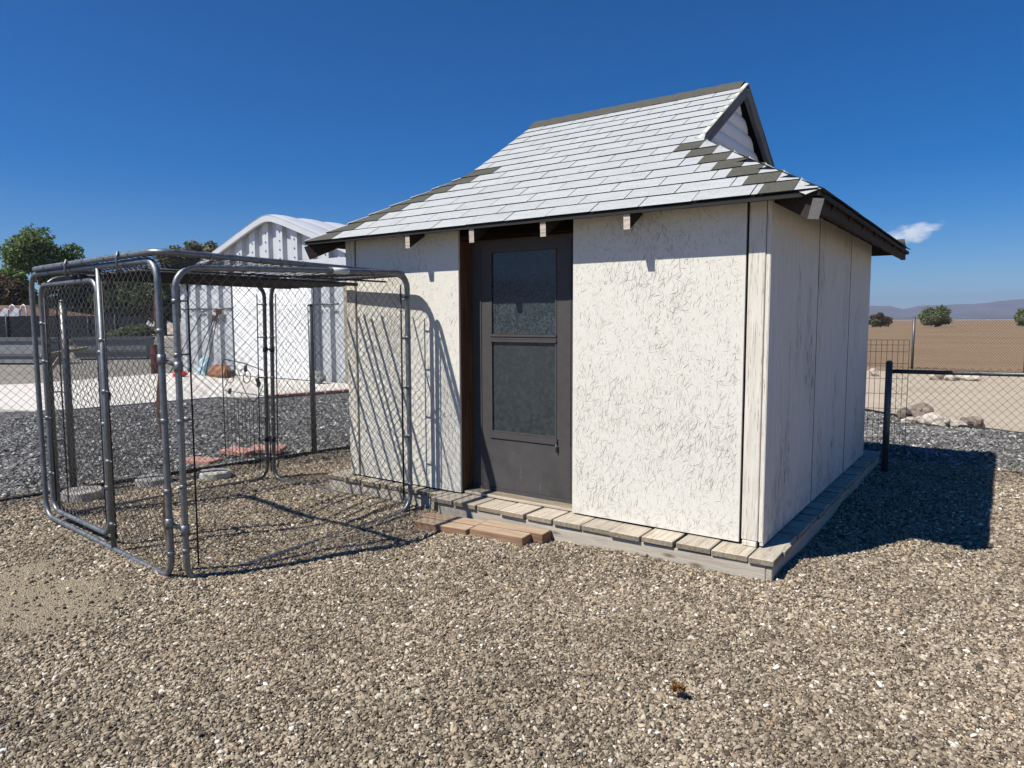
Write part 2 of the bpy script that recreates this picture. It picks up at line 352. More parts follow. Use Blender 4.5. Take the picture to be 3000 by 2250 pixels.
def frame(o, x, y):
    x = Vector(x).normalized(); y = Vector(y); y = (y-x*x.dot(y)).normalized(); z = x.cross(y)
    return Matrix(((x.x,y.x,z.x,o[0]),(x.y,y.y,z.y,o[1]),(x.z,y.z,z.z,o[2]),(0,0,0,1)))
BC = {}
def board_mesh(L, W, T, mat, bev=.004):
    k = (round(L,3), round(W,3), round(T,3), mat)
    if k in BC: return BC[k]
    bm = bmesh.new(); bmesh.ops.create_cube(bm, size=1)
    for v in bm.verts: v.co = Vector((v.co.x*L, v.co.y*W, v.co.z*T))
    bmesh.ops.bevel(bm, geom=list(bm.edges), offset=min(bev, T*.3), segments=1, affect='EDGES')
    me = bpy.data.meshes.new('board'); bm.to_mesh(me); bm.free(); me.materials.append(M[mat])
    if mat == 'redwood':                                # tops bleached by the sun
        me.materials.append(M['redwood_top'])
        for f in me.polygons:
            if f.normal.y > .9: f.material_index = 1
    if mat == 'grey_deck':                              # plank ends are weathered; long edges dark to paint the shade between planks
        me.materials.append(M['deck_edge'])
        for f in me.polygons:
            if abs(f.normal.y) > .9 or abs(f.normal.x) > .9: f.material_index = 1
    BC[k] = me; return me
def board(name, p0, p1, W, T, mat, parent=None, side=(0,0,1), roll=0.):
    """board from p0 to p1 (centre line); W is measured along `side`."""
    p0 = Vector(p0); p1 = Vector(p1); d = p1-p0
    m = frame((p0+p1)/2, d, side) @ Matrix.Rotation(roll, 4, 'X')
    return mkobj(name, board_mesh(d.length, W, T, mat), parent, m)

# ------------------------------------------------------------------ ground
def sstep(a, b, x):
    t = np.clip((x-a)/(b-a), 0, 1); return t*t*(3-2*t)
def hgt(x, y):
    x = np.asarray(x, float); y = np.asarray(y, float)
    und = .012*np.sin(x*2.3+.6)*np.cos(y*1.9+1.) + .008*np.sin(x*5.1+y*3.7) + .006*np.cos(y*6.3-x*2.2)
    dx = np.maximum(np.maximum(-3.95-x, x-.1), 0); dy = np.maximum(np.maximum(-.2-y, y-4.), 0)
    d = np.hypot(dx, dy)
    near = (1-sstep(0., .8, d))*.035
    fade = 1-sstep(7., 10., np.hypot(x+1, y-1))
    return (und+.004)*fade + near + .012
def sheet(name, poly, z, mat, label=None):
    b = MB(); b.add([(x, y, z) for x, y in poly], [tuple(range(len(poly)))]); return tag(b.build(name, mat), kind='structure')
R = 9000
sheet('ground', [(-R,-R),(R,-R),(R,R),(-R,R)], -.012, 'dirt')
sheet('field', [(-30, 20.9), (400, 12), (1500, 900), (-300, 1600), (-60, 60)], -.006, 'field')
sheet('lane', [(-70,-18),(-13,-18),(-12.3,4.),(-12,12),(-20,40),(-70,40)], -.004, 'lane_gravel')
# gravel yard, gently uneven
gb = MB(); xs = np.arange(-13.6, 7.01, .1); ys = np.arange(-7, 9.61, .1)
X, Y = np.meshgrid(xs, ys); Z = hgt(X, Y)
edge_y = 8.65-.72*(X)                                  # the edging between gravel and dirt on the right
nx = len(xs); fs = []
cx = (X[:-1,:-1]+X[1:,1:])/2; cy = (Y[:-1,:-1]+Y[1:,1:])/2
keep = (cy < np.where(cx > -3.5, 8.55-.72*np.clip(cx, -1.2, 1.6), 9.6)) & (cx > -13.4)
for j, i in zip(*np.nonzero(keep)): fs.append((j*nx+i, j*nx+i+1, (j+1)*nx+i+1, (j+1)*nx+i))
gb.add(np.c_[X.ravel(), Y.ravel(), Z.ravel()].tolist(), fs, 0, True)
gravel = tag(gb.build('gravel_yard', ['gravel_bed', 'crushed_bed']), kind='structure')
mi = [1 if (gravel.data.vertices[f[0]].co.x < -5.85+.18*(gravel.data.vertices[f[0]].co.y) or gravel.data.vertices[f[0]].co.y > 4.6) else 0 for f in fs]
gravel.data.polygons.foreach_set('material_index', mi)

def pebble_nodes(name, mat, subdiv, variants, flat):
    g = bpy.data.node_groups.new(name, 'GeometryNodeTree'); g.interface.new_socket('Geometry', in_out='INPUT', socket_type='NodeSocketGeometry')
    g.interface.new_socket('Geometry', in_out='OUTPUT', socket_type='NodeSocketGeometry'); n = g.nodes; l = g.links
    gi = n.new('NodeGroupInput'); go = n.new('NodeGroupOutput'); join = n.new('GeometryNodeJoinGeometry')
    for k in range(variants):
        ico = n.new('GeometryNodeMeshIcoSphere'); ico.inputs['Radius'].default_value = .5; ico.inputs['Subdivisions'].default_value = subdiv
        pos = n.new('GeometryNodeInputPosition'); off = n.new('ShaderNodeVectorMath'); off.operation = 'ADD'; off.inputs[1].default_value = (k*7.3, k*3.1, 2.)
        l.new(pos.outputs[0], off.inputs[0])
        nz = n.new('ShaderNodeTexNoise'); nz.inputs['Scale'].default_value = 1.5; nz.inputs['Detail'].default_value = 1.; l.new(off.outputs[0], nz.inputs['Vector'])
        sub = n.new('ShaderNodeVectorMath'); sub.operation = 'SUBTRACT'; sub.inputs[1].default_value = (.5,.5,.5); l.new(nz.outputs['Color'], sub.inputs[0])
        sc = n.new('ShaderNodeVectorMath'); sc.operation = 'SCALE'; sc.inputs['Scale'].default_value = .95; l.new(sub.outputs[0], sc.inputs[0])
        sp = n.new('GeometryNodeSetPosition'); l.new(ico.outputs[0], sp.inputs['Geometry']); l.new(sc.outputs[0], sp.inputs['Offset'])
        last = sp.outputs[0]
        if not flat:
            ss = n.new('GeometryNodeSetShadeSmooth'); l.new(last, ss.inputs[0]); last = ss.outputs[0]
        sm = n.new('GeometryNodeSetMaterial'); sm.inputs['Material'].default_value = M[mat]; l.new(last, sm.inputs[0])
        g2 = n.new('GeometryNodeGeometryToInstance'); l.new(sm.outputs[0], g2.inputs[0]); l.new(g2.outputs[0], join.inputs[0])
    iop = n.new('GeometryNodeInstanceOnPoints'); l.new(gi.outputs[0], iop.inputs['Points']); l.new(join.outputs[0], iop.inputs['Instance'])
    iop.inputs['Pick Instance'].default_value = True
    def attr(nm, tp):
        a = n.new('GeometryNodeInputNamedAttribute'); a.data_type = tp; a.inputs['Name'].default_value = nm; return a.outputs['Attribute']
    l.new(attr('pick', 'INT'), iop.inputs['Instance Index']); l.new(attr('scl', 'FLOAT_VECTOR'), iop.inputs['Scale'])
    rt = n.new('FunctionNodeEulerToRotation'); l.new(attr('rot', 'FLOAT_VECTOR'), rt.inputs[0]); l.new(rt.outputs[0], iop.inputs['Rotation'])
    l.new(iop.outputs[0], go.inputs[0]); return g
def pebbles(name, label, pts, size, mat, subdiv=1, variants=6, flat=False, spread=.42):
    N = len(pts); me = bpy.data.meshes.new(name); me.vertices.add(N); me.vertices.foreach_set('co', pts.astype('f').ravel())
    s = size*np.exp(RNG.normal(0, spread, N)); s = np.minimum(s, size*2.6)
    scl = np.c_[s*RNG.uniform(.9, 1.55, N), s*RNG.uniform(.75, 1.1, N), s*RNG.uniform(.45, .8, N)].astype('f')
    rot = np.c_[RNG.normal(0, .45, N), RNG.normal(0, .45, N), RNG.uniform(0, 6.283, N)].astype('f')
    a = me.attributes.new('scl', 'FLOAT_VECTOR', 'POINT'); a.data.foreach_set('vector', scl.ravel())
    a = me.attributes.new('rot', 'FLOAT_VECTOR', 'POINT'); a.data.foreach_set('vector', rot.ravel())
    a = me.attributes.new('pick', 'INT', 'POINT'); a.data.foreach_set('value', RNG.integers(0, variants, N).astype('i'))
    o = mkobj(name, me); tag(o, label, 'gravel', kind='stuff')
    md = o.modifiers.new('scatter', 'NODES'); md.node_group = pebble_nodes(name, mat, subdiv, variants, flat); me.materials.append(M[mat]); return o
def jgrid(x0, x1, y0, y1, p):
    gx, gy = np.meshgrid(np.arange(x0, x1, p), np.arange(y0, y1, p)); j = lambda: RNG.uniform(-.62, .62, gx.size)*p
    return gx.ravel()+j(), gy.ravel()+j()
def infrustum(x, y, marg, dmax, dmin=1.2):
    dx = x-CAMP.x; dy = y-CAMP.y; dep = dx*math.sin(yaw)+dy*math.cos(yaw); lat = dx*math.cos(yaw)-dy*math.sin(yaw); d = np.hypot(dx, dy)
    return (dep > dmin) & (np.abs(lat) < dep*.74+marg) & (d < dmax)
def under_shed(x, y): return (x > -3.9) & (x < .06) & (y > -.13) & (y < 4.)
def patch(x, y):
    n = np.array([noise.noise((a*3.2, b*3.2, 3.)) for a, b in zip(x, y)])
    d1 = np.hypot((x+3.45)/.95, (y+2.78)/.52)+n*.5; d2 = np.hypot((x+4.45)/.55, (y-.35)/.4)+n*.5
    return np.minimum(d1, d2)
x, y = jgrid(-6.8, 6.6, -4.4, 4.9, .0088)
k = infrustum(x, y, 2.0, 9.8, .8) & ~under_shed(x, y) & (x > -6.0+.18*y) & (y < 4.7)
dist = np.hypot(x-CAMP.x, y-CAMP.y)
k &= RNG.uniform(0, 1, x.size) < np.where(dist < 3.9, 1., np.where(dist < 5.2, .78, np.where(dist < 6.5, .55, .42)))
x = x[k]; y = y[k]
pd = np.full(x.size, 9.); nearp = (np.hypot((x+3.45), (y+2.78)) < 1.7) | (np.hypot(x+4.45, y-.35) < 1.)
pd[nearp] = patch(x[nearp], y[nearp])
keepp = RNG.uniform(0, 1, x.size) < np.clip((pd-.5)/.6, .10, 1.)
x = x[keepp]; y = y[keepp]
pts = np.c_[x, y, hgt(x, y)+RNG.uniform(-.003, .0045, x.size)]
pebbles('pea_gravel', 'taupe rounded pea gravel covering the yard around shed and kennel', pts, .0101*(1+.10*np.clip(np.hypot(x-CAMP.x, y-CAMP.y)-3.6, 0, 4)), 'pea_gravel', 2, 6)
x, y = jgrid(-12.6, -5.2, -4.6, 6.2, .030)
k = infrustum(x, y, 2.2, 15.) & (x < -5.75+.18*y) & (x > -12.3); x = x[k]; y = y[k]
pebbles('crushed_gravel', 'dark grey crushed gravel between the line fence and the pale slab', np.c_[x, y, hgt(x, y)+.006], .028, 'crushed_rock', 1, 6, True)
x, y = jgrid(-2.6, 6.2, 4.6, 9.4, .028)
k = infrustum(x, y, 2.2, 15.) & (y < 8.5-.72*np.clip(x, -1.2, 1.6)); x = x[k]; y = y[k]
pebbles('crushed_gravel', 'pale and grey crushed gravel behind the shed, along the low wire fence', np.c_[x, y, hgt(x, y)+.006], .025, 'crushed_rock', 1, 6, True)

# ------------------------------------------------------------------ shed
W_, D_, ZD = 3.726, 3.72, .192
shed = thing('shed', 'cream painted shed with pale shingle roof and dark screen door on a plank deck', 'shed', (-1.86, 1.86, 0))
EY, EZ, SL = -.188, 2.311, .626                  # front eave line and pitch
def zf(y): return EZ+SL*(y-EY)
XL, XR, YB, RY = -4.04, .30, 4.0, 1.9
GX0, GX1, GY = -2.90, -.78, .82
ZG, ZR = zf(GY), zf(RY)
TOPW = 2.30
# wall sheets and trim
def shed_last(): return COL.objects[-1]
def slab(name, x0, x1, y0, y1, z0, z1, mat, parent): return MB().box(x0, x1, y0, y1, z0, z1).build(name, mat, parent)
fw1 = slab('wall_panel', -3.59, -2.415, 0, .02, ZD+.012, TOPW+.10, 'painted_strand_board', shed)
fw2 = slab('wall_panel', -1.362, -.148, 0, .02, ZD+.012, TOPW+.10, 'painted_strand_board', shed)
for k in range(3):
    slab('wall_panel', -.02, -.001*k, (.004, 1.315, 2.618)[k], (1.292, 2.590, D_-.004)[k], ZD+.01-.004*k, TOPW+.06, 'weathered_painted_plywood', shed)
    o_ = shed_last(); o_.data.materials.append(M['dark_rafter']); [setattr(f, 'material_index', 1) for f in o_.data.polygons if abs(f.normal.y) > .9 and f.center.y > .1]
    slab('wall_panel', -W_, -W_+.02, .004+k*1.24, 1.236+k*1.24, ZD+.01, TOPW+.06, 'weathered_painted_plywood', shed)
    slab('wall_panel', -W_+.03+k*1.222, -W_+.03+k*1.222+1.218, D_-.02, D_, ZD+.01, TOPW+.06, 'weathered_painted_plywood', shed)
# raised strand edges of the painted board, too small to pick apart
def strands(parent, x0, x1, n, seed):
    rnd = random.Random(seed); b = MB(); k = 0
    while k < n:
        x = rnd.uniform(x0+.02, x1-.02); z = rnd.uniform(ZD+.05, TOPW+.05)
        dn = noise.noise((x*2.1, z*1.7, seed))+.5*noise.noise((x*6, z*6, seed+3.)); k += 1
        if rnd.random() > .55+.75*dn: continue
        L = rnd.uniform(.018, .075)*(1.2 if dn > 0 else .8); a = rnd.gauss(0, .5) if rnd.random() < .75 else rnd.uniform(-1.57, 1.57)
        ux, uz = math.sin(a), math.cos(a); px, pz = uz, -ux; w = rnd.uniform(.0008, .0021); h = rnd.uniform(.001, .0025); c = rnd.uniform(-.003, .003)
        m = (x+px*c, z+pz*c); A_ = (x-ux*L/2, z-uz*L/2); B_ = (x+ux*L/2, z+uz*L/2)
        if not (x0 < min(A_[0], B_[0]) and max(A_[0], B_[0]) < x1): continue
        vs = [(A_[0], -.0004, A_[1]), (m[0]-px*w, -.0004, m[1]-pz*w), (B_[0], -.0004, B_[1]), (m[0]+px*w, -.0004, m[1]+pz*w), (m[0], -h, m[1])]
        b.add(vs, [(0,1,4),(1,2,4),(2,3,4),(3,0,4)], 1 if rnd.random() < .62 else 0)
    return tag(b.build('strand_relief', ['painted_strand_board', 'strand_dirt_shade'], parent), kind='stuff')
strands(fw1, -3.58, -2.42, 3200, 3); strands(fw2, -1.355, -.155, 6200, 8)
def vboard(name, xa, xb, y, z0, z1, th, mat): return board(name, ((xa+xb)/2, y, z0), ((xa+xb)/2, y, z1), xb-xa, th, mat, shed, side=(1,0,0))
vboard('corner_board', -.131, -.030, .008, ZD+.035, TOPW+.03, .026, 'painted_trim')
vboard('corner_board', -.028, -.001, .012, ZD+.03, TOPW+.03, .022, 'painted_trim')
vboard('corner_block', -.125, -.037, .006, ZD-.002, ZD+.032, .03, 'painted_trim')
vboard('corner_board', -W_+.002, -3.612, .008, ZD+.01, TOPW+.03, .026, 'painted_trim')
# dark studs and framing seen in the gaps
vboard('stud', -.19, -.10, .05, ZD, TOPW, .05, 'dark_rafter'); vboard('stud', -3.66, -3.56, .05, ZD, TOPW, .05, 'dark_rafter')
board('top_plate', (-W_+.02, .06, TOPW-.02), (-.02, .06, TOPW-.02), .09, .08, 'dark_rafter', shed)
for k in (1, 2): slab('stud', -.06, -.022, k*1.30-.04, k*1.30+.04, ZD, TOPW, 'dark_rafter', shed)  # dark strips added behind the sheet seams to paint the gap shade
# ceiling and floor keep the inside dark
slab('floor', -W_+.03, -.03, .23, D_-.03, ZD-.02, ZD+.004, 'dark_rafter', shed)
slab('ceiling', -W_+.03, -.03, .03, D_-.03, TOPW+.065, TOPW+.08, 'dark_rafter', shed)
# door recess: brown jamb boards
DY = .17
for ya, yb in ((.004, .082), (.088, DY+.03)):
    board('jamb_board', (-2.428, (ya+yb)/2, ZD+.005), (-2.428, (ya+yb)/2, TOPW+.02), yb-ya, .024, 'brown_jamb', shed, side=(0,1,0))
board('jamb_board', (-1.352, .11, ZD+.005), (-1.352, .11, TOPW+.02), .17, .018, 'brown_jamb', shed, side=(0,1,0))
board('door_header', (-2.415, .09, TOPW-.02), (-1.362, .09, TOPW-.02), .09, .14, 'brown_jamb', shed)
board('door_sill', (-2.41, .10, ZD+.014), (-1.365, .10, ZD+.014), .022, .13, 'grey_deck', shed)
# screen door
door = MB()
door.box(-2.412, -2.226, DY, DY+.03, .235, 2.25); door.box(-1.60, -1.372, DY, DY+.03, .235, 2.25)
door.box(-2.226, -1.60, DY, DY+.03, 2.14, 2.25)
door = door.build('screen_door', 'bronze_frame', shed)
d = MB(); d.box(-2.330, -2.318, DY-.006, DY-.0005, .24, 2.2); d.box(-1.487, -1.477, DY-.006, DY-.0005, .24, 2.2); d.build('frame_seam', 'bronze_frame', door)
slab('mullion', -2.224, -1.602, DY-.010, DY+.02, 1.435, 1.455, 'bronze_frame', door); slab('mullion', -2.224, -1.602, DY-.004, DY+.02, 1.457, 1.475, 'bronze_frame', door)
slab('mullion', -2.224, -1.602, DY-.010, DY+.02, 1.477, 1.495, 'bronze_frame', door)
slab('window_pane', -2.224, -1.602, DY+.010, DY+.015, 1.497, 2.138, 'dusty_glass', door)
slab('insect_screen', -2.224, -1.602, DY+.010, DY+.014, .716, 1.433, 'insect_screen', door)
d = MB(); d.box(-2.224, -2.212, DY-.004, DY+.009, .716, 1.433); d.box(-1.614, -1.602, DY-.004, DY+.009, .716, 1.433); d.box(-2.224, -1.602, DY-.004, DY+.009, .704, .7155)
d.box(-2.224, -2.212, DY-.004, DY+.009, 1.497, 2.138); d.box(-1.614, -1.602, DY-.004, DY+.009, 1.497, 2.138); d.build('pane_frame', 'bronze_frame', door)
slab('bottom_rail', -2.228, -1.594, DY-.012, DY+.02, .655, .702, 'bronze_frame', door)
slab('kick_plate', -2.412, -1.372, DY-.003, DY+.02, .245, .652, 'kick_panel', door)
slab('door_sweep', -2.412, -1.372, DY-.014, DY+.02, .212, .243, 'bronze_frame', door)
d = MB(); d.box(-1.604, -1.584, DY-.018, DY-.013, .612, .654); d.tube([(-1.594, DY-.02, .60), (-1.594, DY-.02, .66)], .004, 6); d.build('screen_latch', 'galvanised_old', door)
bpy.context.view_layer.update()

# deck
for k in range(18):
    xa = -3.94+k*.2305+random.uniform(-.006, .006); w = random.uniform(.208, .222); yj = random.uniform(-.012, .012)
    if xa > .06: break
    w = min(w, .12-xa)
    zt = ZD-.020+random.uniform(-.004, .003)
    board('deck_plank', (xa+w/2, (-.205 if xa > -2.62 else -.10)+yj*.6, zt), (xa+w/2+random.uniform(-.006,.006), .34, zt), w, .038, 'grey_deck', shed, side=(1,0,0), roll=random.uniform(-.012, .012))
for k in range(20):
    ya = .02+k*.2005; w = random.uniform(.162, .176)
    zt = ZD-.022+random.uniform(-.006, .002)
    board('deck_plank', (-.19, ya+w/2, zt), (.122+random.uniform(-.008,.008), ya+w/2+random.uniform(-.004,.004), zt), w, .036, 'grey_deck', shed, side=(0,1,0), roll=random.uniform(-.012, .012))
board('foundation_beam', (-2.50, -.168, .070), (.072, -.168, .070), .155, .038, 'grey_beam', shed)
board('foundation_beam', (-3.93, -.068, .070), (-2.60, -.068, .070), .155, .036, 'grey_beam', shed)
board('foundation_beam', (.092, -.186, .068), (.092, 4.02, .068), .150, .036, 'grey_beam', shed)
board('foundation_beam', (-3.925, -.046, .068), (-3.925, 4.02, .068), .150, .036, 'grey_beam', shed)
slab('beam_gap_shade', -2.592, -2.508, -.13, -.02, 0, .148, 'dark_rafter', shed)  # dark block painting the shade in the gap between the beams

# roof: sheathing, then every tab
roof = MB()
FL=(XL,EY,EZ); FR=(XR,EY,EZ-.012); BR=(XR,YB,EZ-.02); BL=(XL,YB,EZ); GRf=(GX1,GY,ZG); GRb=(GX1,2*RY-GY,ZG); GLf=(GX0,GY,ZG); GLb=(GX0,2*RY-GY,ZG); RR_=(GX1,RY,ZR); RL_=(GX0,RY,ZR)
for poly in ((FL,FR,GRf,RR_,RL_,GLf), (BR,BL,GLb,RL_,RR_,GRb), (FR,BR,GRb,GRf), (BL,FL,GLf,GLb)):
    roof.prism(poly, (0,0,-.022))
roof = roof.build('roof', 'sheathing', shed)
eb = MB()
def strip(a, b2, h=.020, t=.006, out=(0,-1,0)):
    a = Vector(a); b2 = Vector(b2); o = Vector(out)*t
    eb.prism([a+(0*o)+Vector((0,0,.006)), b2+Vector((0,0,.006)), b2-Vector((0,0,h)), a-Vector((0,0,h))], o)
strip(FL, FR); strip(FR, BR, out=(1,0,0)); strip(BL, FL, out=(-1,0,0))
eb.build('drip_edge', 'asphalt_edge', roof)
TABC = {}
TH = .0062
def tab_poly(c, lift0=.016, lift1=.0035):          # c: lower-left, lower-right, upper-right, upper-left in plane coords
    b = MB(); (x0,v0),(x1,v1),(x2,v2),(x3,v3) = c
    top = [(x0,v0,lift0),(x1,v1,lift0),(x2,v2,lift1+.004),(x3,v3,lift1+.004)]; bot = [(x0,v0,lift0-TH),(x1,v1,lift0-TH),(x2,v2,lift1-.001),(x3,v3,lift1-.001)]
    b.add(top+bot, [(0,1,2,3)], 0); k = 0
    b.f += [(7,6,5,4),(0,4,5,1),(1,5,6,2),(2,6,7,3),(3,7,4,0)]; b.mi += [1]*5; b.sm += [False]*5
    return b
NSH = [0]
def add_tab(fr, c, mat, extra=0., name='shingle'):
    x0, v0 = c[0]; cl = [(round(a-x0,4), round(v-v0,4)) for a, v in c]; key = (tuple(cl), mat)
    if key not in TABC: TABC[key] = tab_poly(cl).mesh('shingle', [mat, 'asphalt_edge'])
    NSH[0] += 1
    j = Matrix.Translation((x0, v0, extra+random.uniform(-.0012, .0012))) @ Matrix.Rotation(random.uniform(-.0025,.0025), 4, 'Z')
    return mkobj(name, TABC[key], roof, fr @ j)
def shingle_plane(fr, rows, e, xl, xr, off, drift, darkL=None, darkR=None, vmax=99):
    P = .35; G = .0065
    for i in range(rows):
        v0 = i*e-.012; v1 = min(v0+e+.035, vmax)
        a0, b0 = xl(max(v0,0)), xr(max(v0,0)); a1, b1 = xl(v1), xr(v1)
        segs = []
        ra, rb = a0, b0
        if darkR and i < darkR[0]: rb = b0-darkR[1]
        if darkL and i < darkL[0]: ra = a0+darkL[1]
        s = off+i*drift; k0 = math.floor((min(ra, xl(v1))-s)/P)
        x = s+k0*P
        while x < rb:
            A, B = x+G/2, x+P-G/2
            lo0, lo1 = max(A, ra), max(A, ra if (darkL and i < darkL[0]) else max(a1, -99) if a1 > a0 else ra)
            hi0, hi1 = min(B, rb), min(B, rb if (darkR and i < darkR[0]) else b1)
            if lo1 < lo0: lo1 = lo0
            if hi0-lo0 > .012:
                cs = [(lo0,v0),(hi0,v0),(hi1,v1),(lo1,v1)]
                if hi1 <= lo1+.004:                     # tab cut to a corner by the hip
                    if b1 < b0: vt = v0+(v1-v0)*min(1, (hi0-lo0)/max(b0-b1, 1e-4)); cs = [(lo0,v0),(hi0,v0),(lo0+.002,vt),(lo0,vt)]
                    else: vt = v0+(v1-v0)*min(1, (hi0-lo0)/max(a1-a0, 1e-4)); cs = [(lo0,v0),(hi0,v0),(hi0,vt),(hi0-.002,vt)]
                add_tab(fr, cs, 'pale_shingle')
            x += P
        if darkR and i < darkR[0]:
            w = darkR[2]; add_tab(fr, [(rb+G/2,v0),(rb+w-G/2,v0),(rb+w-G/2,v1),(rb+G/2,v1)], 'dark_shingle', .0015)
            a = rb+w; add_tab(fr, [(a,v0),(b0,v0),(max(b1,a+.01),v1-.03),(a,v1)], 'pale_shingle', .001)
        if darkL and i < darkL[0]:
            w = darkL[1]; add_tab(fr, [(a0,v0),(a0+w-G,v0),(a0+w-G,v1),(min(a1,a0+w-.02),v1-.03)], 'dark_shingle', .001)
kf = math.hypot(1, SL)
frF = frame((0, EY, EZ), (1,0,0), (0,1,SL))
e = .1345*kf
vg = (GY-EY)*kf
def xrF(v): return XR-(XR-GX1)*min(v/vg, 1) + (.035 if v > vg else 0)
def xlF(v): return XL+(GX0-XL)*min(v/vg, 1) - (.035 if v > vg else 0)
shingle_plane(frF, 15, e, xlF, xrF, -.42, -.165, darkL=(8, .37), darkR=(7, .33, .20), vmax=(RY-EY)*kf-.02)
# right and left skirts
sR = (ZG-EZ)/(XR-GX1); kR = math.hypot(1, sR); frR = frame((XR, EY, EZ), (0,1,0), (-1,0,sR)); vgR = (XR-GX1)*kR
xaR = lambda v: (GY-EY)*min(v/vgR, 1); xbR = lambda v: (YB-EY)-(GY-EY)*min(v/vgR, 1)
shingle_plane(frR, 7, vgR/7, xaR, xbR, .1, .165)
sL = (ZG-EZ)/(GX0-XL); kL = math.hypot(1, sL); frL = frame((XL, YB, EZ), (0,-1,0), (1,0,sL)); vgL = (GX0-XL)*kL
xaL = lambda v: (GY-EY)*min(v/vgL, 1); xbL = lambda v: (YB-EY)-(GY-EY)*min(v/vgL, 1)
shingle_plane(frL, 7, vgL/7, xaL, xbL, .2, .165)
# hip caps: bent pale shingles over each front hip
def hip_caps(P0, P1, nA, nB, n, w, mat, lift):
    P0 = Vector(P0); P1 = Vector(P1); d = P1-P0; t = d.normalized()
    A = nA; B = nB
    for i in range(n):
        a = P0+d*(i/n); b2 = P0+d*min((i+1.18)/n, 1.)
        up = (A[1]+B[1]).normalized(); b = MB(); rows = []
        for q, (p, lf) in enumerate(((a, lift), (b2, .004))):
            pts = []
            for s in (-1., -.55, 0, .55, 1.):
                side = A if s < 0 else B
                pts.append(p+side[0]*abs(s)*w+side[1]*(lf)+up*(.0045*(1-abs(s))))
            rows.append(pts)
        v = rows[0]+rows[1]+[p-up*.009 for p in rows[0]]
        b.add(v, [(k, k+1, k+6, k+5) for k in range(4)], 0, True); b.add(v, [(k, k+10, k+11, k+1) for k in range(4)], 1)
        b.build('hip_cap', [mat, 'asphalt_edge'], roof)
nF = Vector((0,-SL,1)).normalized(); nR = Vector((sR,0,1)).normalized(); nL = Vector((-sL,0,1)).normalized()
hv = (Vector(GRf)-Vector(FR)).normalized(); hl = (Vector(GLf)-Vector(FL)).normalized()
perp = lambda n, t, sgn: (n.cross(t)*sgn).normalized()
pF = perp(nF, hv, 1); pF = pF if pF.x < 0 else -pF; pR = perp(nR, hv, 1); pR = pR if pR.y > 0 else -pR
hip_caps(FR, GRf, (pF*.8, nF), (pR, nR), 7, .10, 'pale_shingle', .014)
qF = perp(nF, hl, 1); qF = qF if qF.x > 0 else -qF; qL = perp(nL, hl, 1); qL = qL if qL.y > 0 else -qL
hip_caps(FL, GLf, (qF*.12, nF), (qL, nL), 8, .085, 'pale_shingle', .020)
# ridge caps
for k in range(11):
    xa = GX0-.04+k*.194; xb = xa+.22
    b = MB(); lf = .030; up = .022
    b.add([(xa,RY-.12,zf(RY-.12)+up),(xa,RY,ZR+lf+.012),(xa,RY+.12,zf(RY-.12)+up),(xb,RY-.12,zf(RY-.12)+up-.008),(xb,RY,ZR+lf+.004),(xb,RY+.12,zf(RY-.12)+up-.008)],
          [(0,3,4,1),(1,4,5,2)], 0)
    b.prism([(xa,RY-.12,zf(RY-.12)+up),(xb,RY-.12,zf(RY-.12)+up-.008),(xb,RY-.12,zf(RY-.12)+.004),(xa,RY-.12,zf(RY-.12)+.004)], (0,.004,0), 1)
    b.build('ridge_cap', ['dark_shingle', 'asphalt_edge'], roof)
# back slope: joined
bb = MB()
for i in range(15):
    y = YB-i*.134; z = EZ+(YB-y)*SL; xa = XL+min((YB-y)/(GY-EY), 1)*(GX0-XL); xb = XR-min((YB-y)/(GY-EY), 1)*(XR-GX1)
    x = xa+random.uniform(.05, .3)
    while x < xb-.35:
        bb.add([(x,y,z+.016),(x+.34,y,z+.016),(x+.34,y-.16,z+.104),(x,y-.16,z+.104)], [(0,1,2,3)]); x += .35
tag(bb.build('back_shingles', 'pale_shingle', roof), kind='stuff')
# gable: corrugated panel with a ragged far edge, rake boards
g = MB(); gx = GX1-.075; zb, zt = ZG-.01, ZR-.02; n = 60
def halfw(z): return (ZR-.03-z)/SL
prof = []
for k in range(n+1):
    z = zb+(zt-zb-.06)*k/n; xo = gx+.026*abs(math.sin((z-zb)/.118*math.pi))**.5
    yn = RY-halfw(z)+.03; yfar = RY+halfw(z)-.10-.035*abs(math.sin((z-zb)/.118*math.pi*1.0+.4))-random.uniform(0,.012)
    prof.append(((xo, yn, z), (xo, max(yfar, yn+.01), z)))
for k in range(n): g.add([prof[k][0], prof[k][1], prof[k+1][1], prof[k+1][0]], [(0,1,2,3)], 0, True)
g.build('gable_panel', 'gable_white', roof)
slab('gable_backing', gx-.03, gx-.02, GY+.05, 2*RY-GY-.05, ZG-.05, ZG+.02, 'dark_rafter', roof)
g = MB(); g.prism([(gx-.02,GY,ZG-.02),(gx-.02,2*RY-GY,ZG-.02),(gx-.02,RY,ZR-.02)], (-.02,0,0)); g.build('gable_backing', 'dark_rafter', roof)
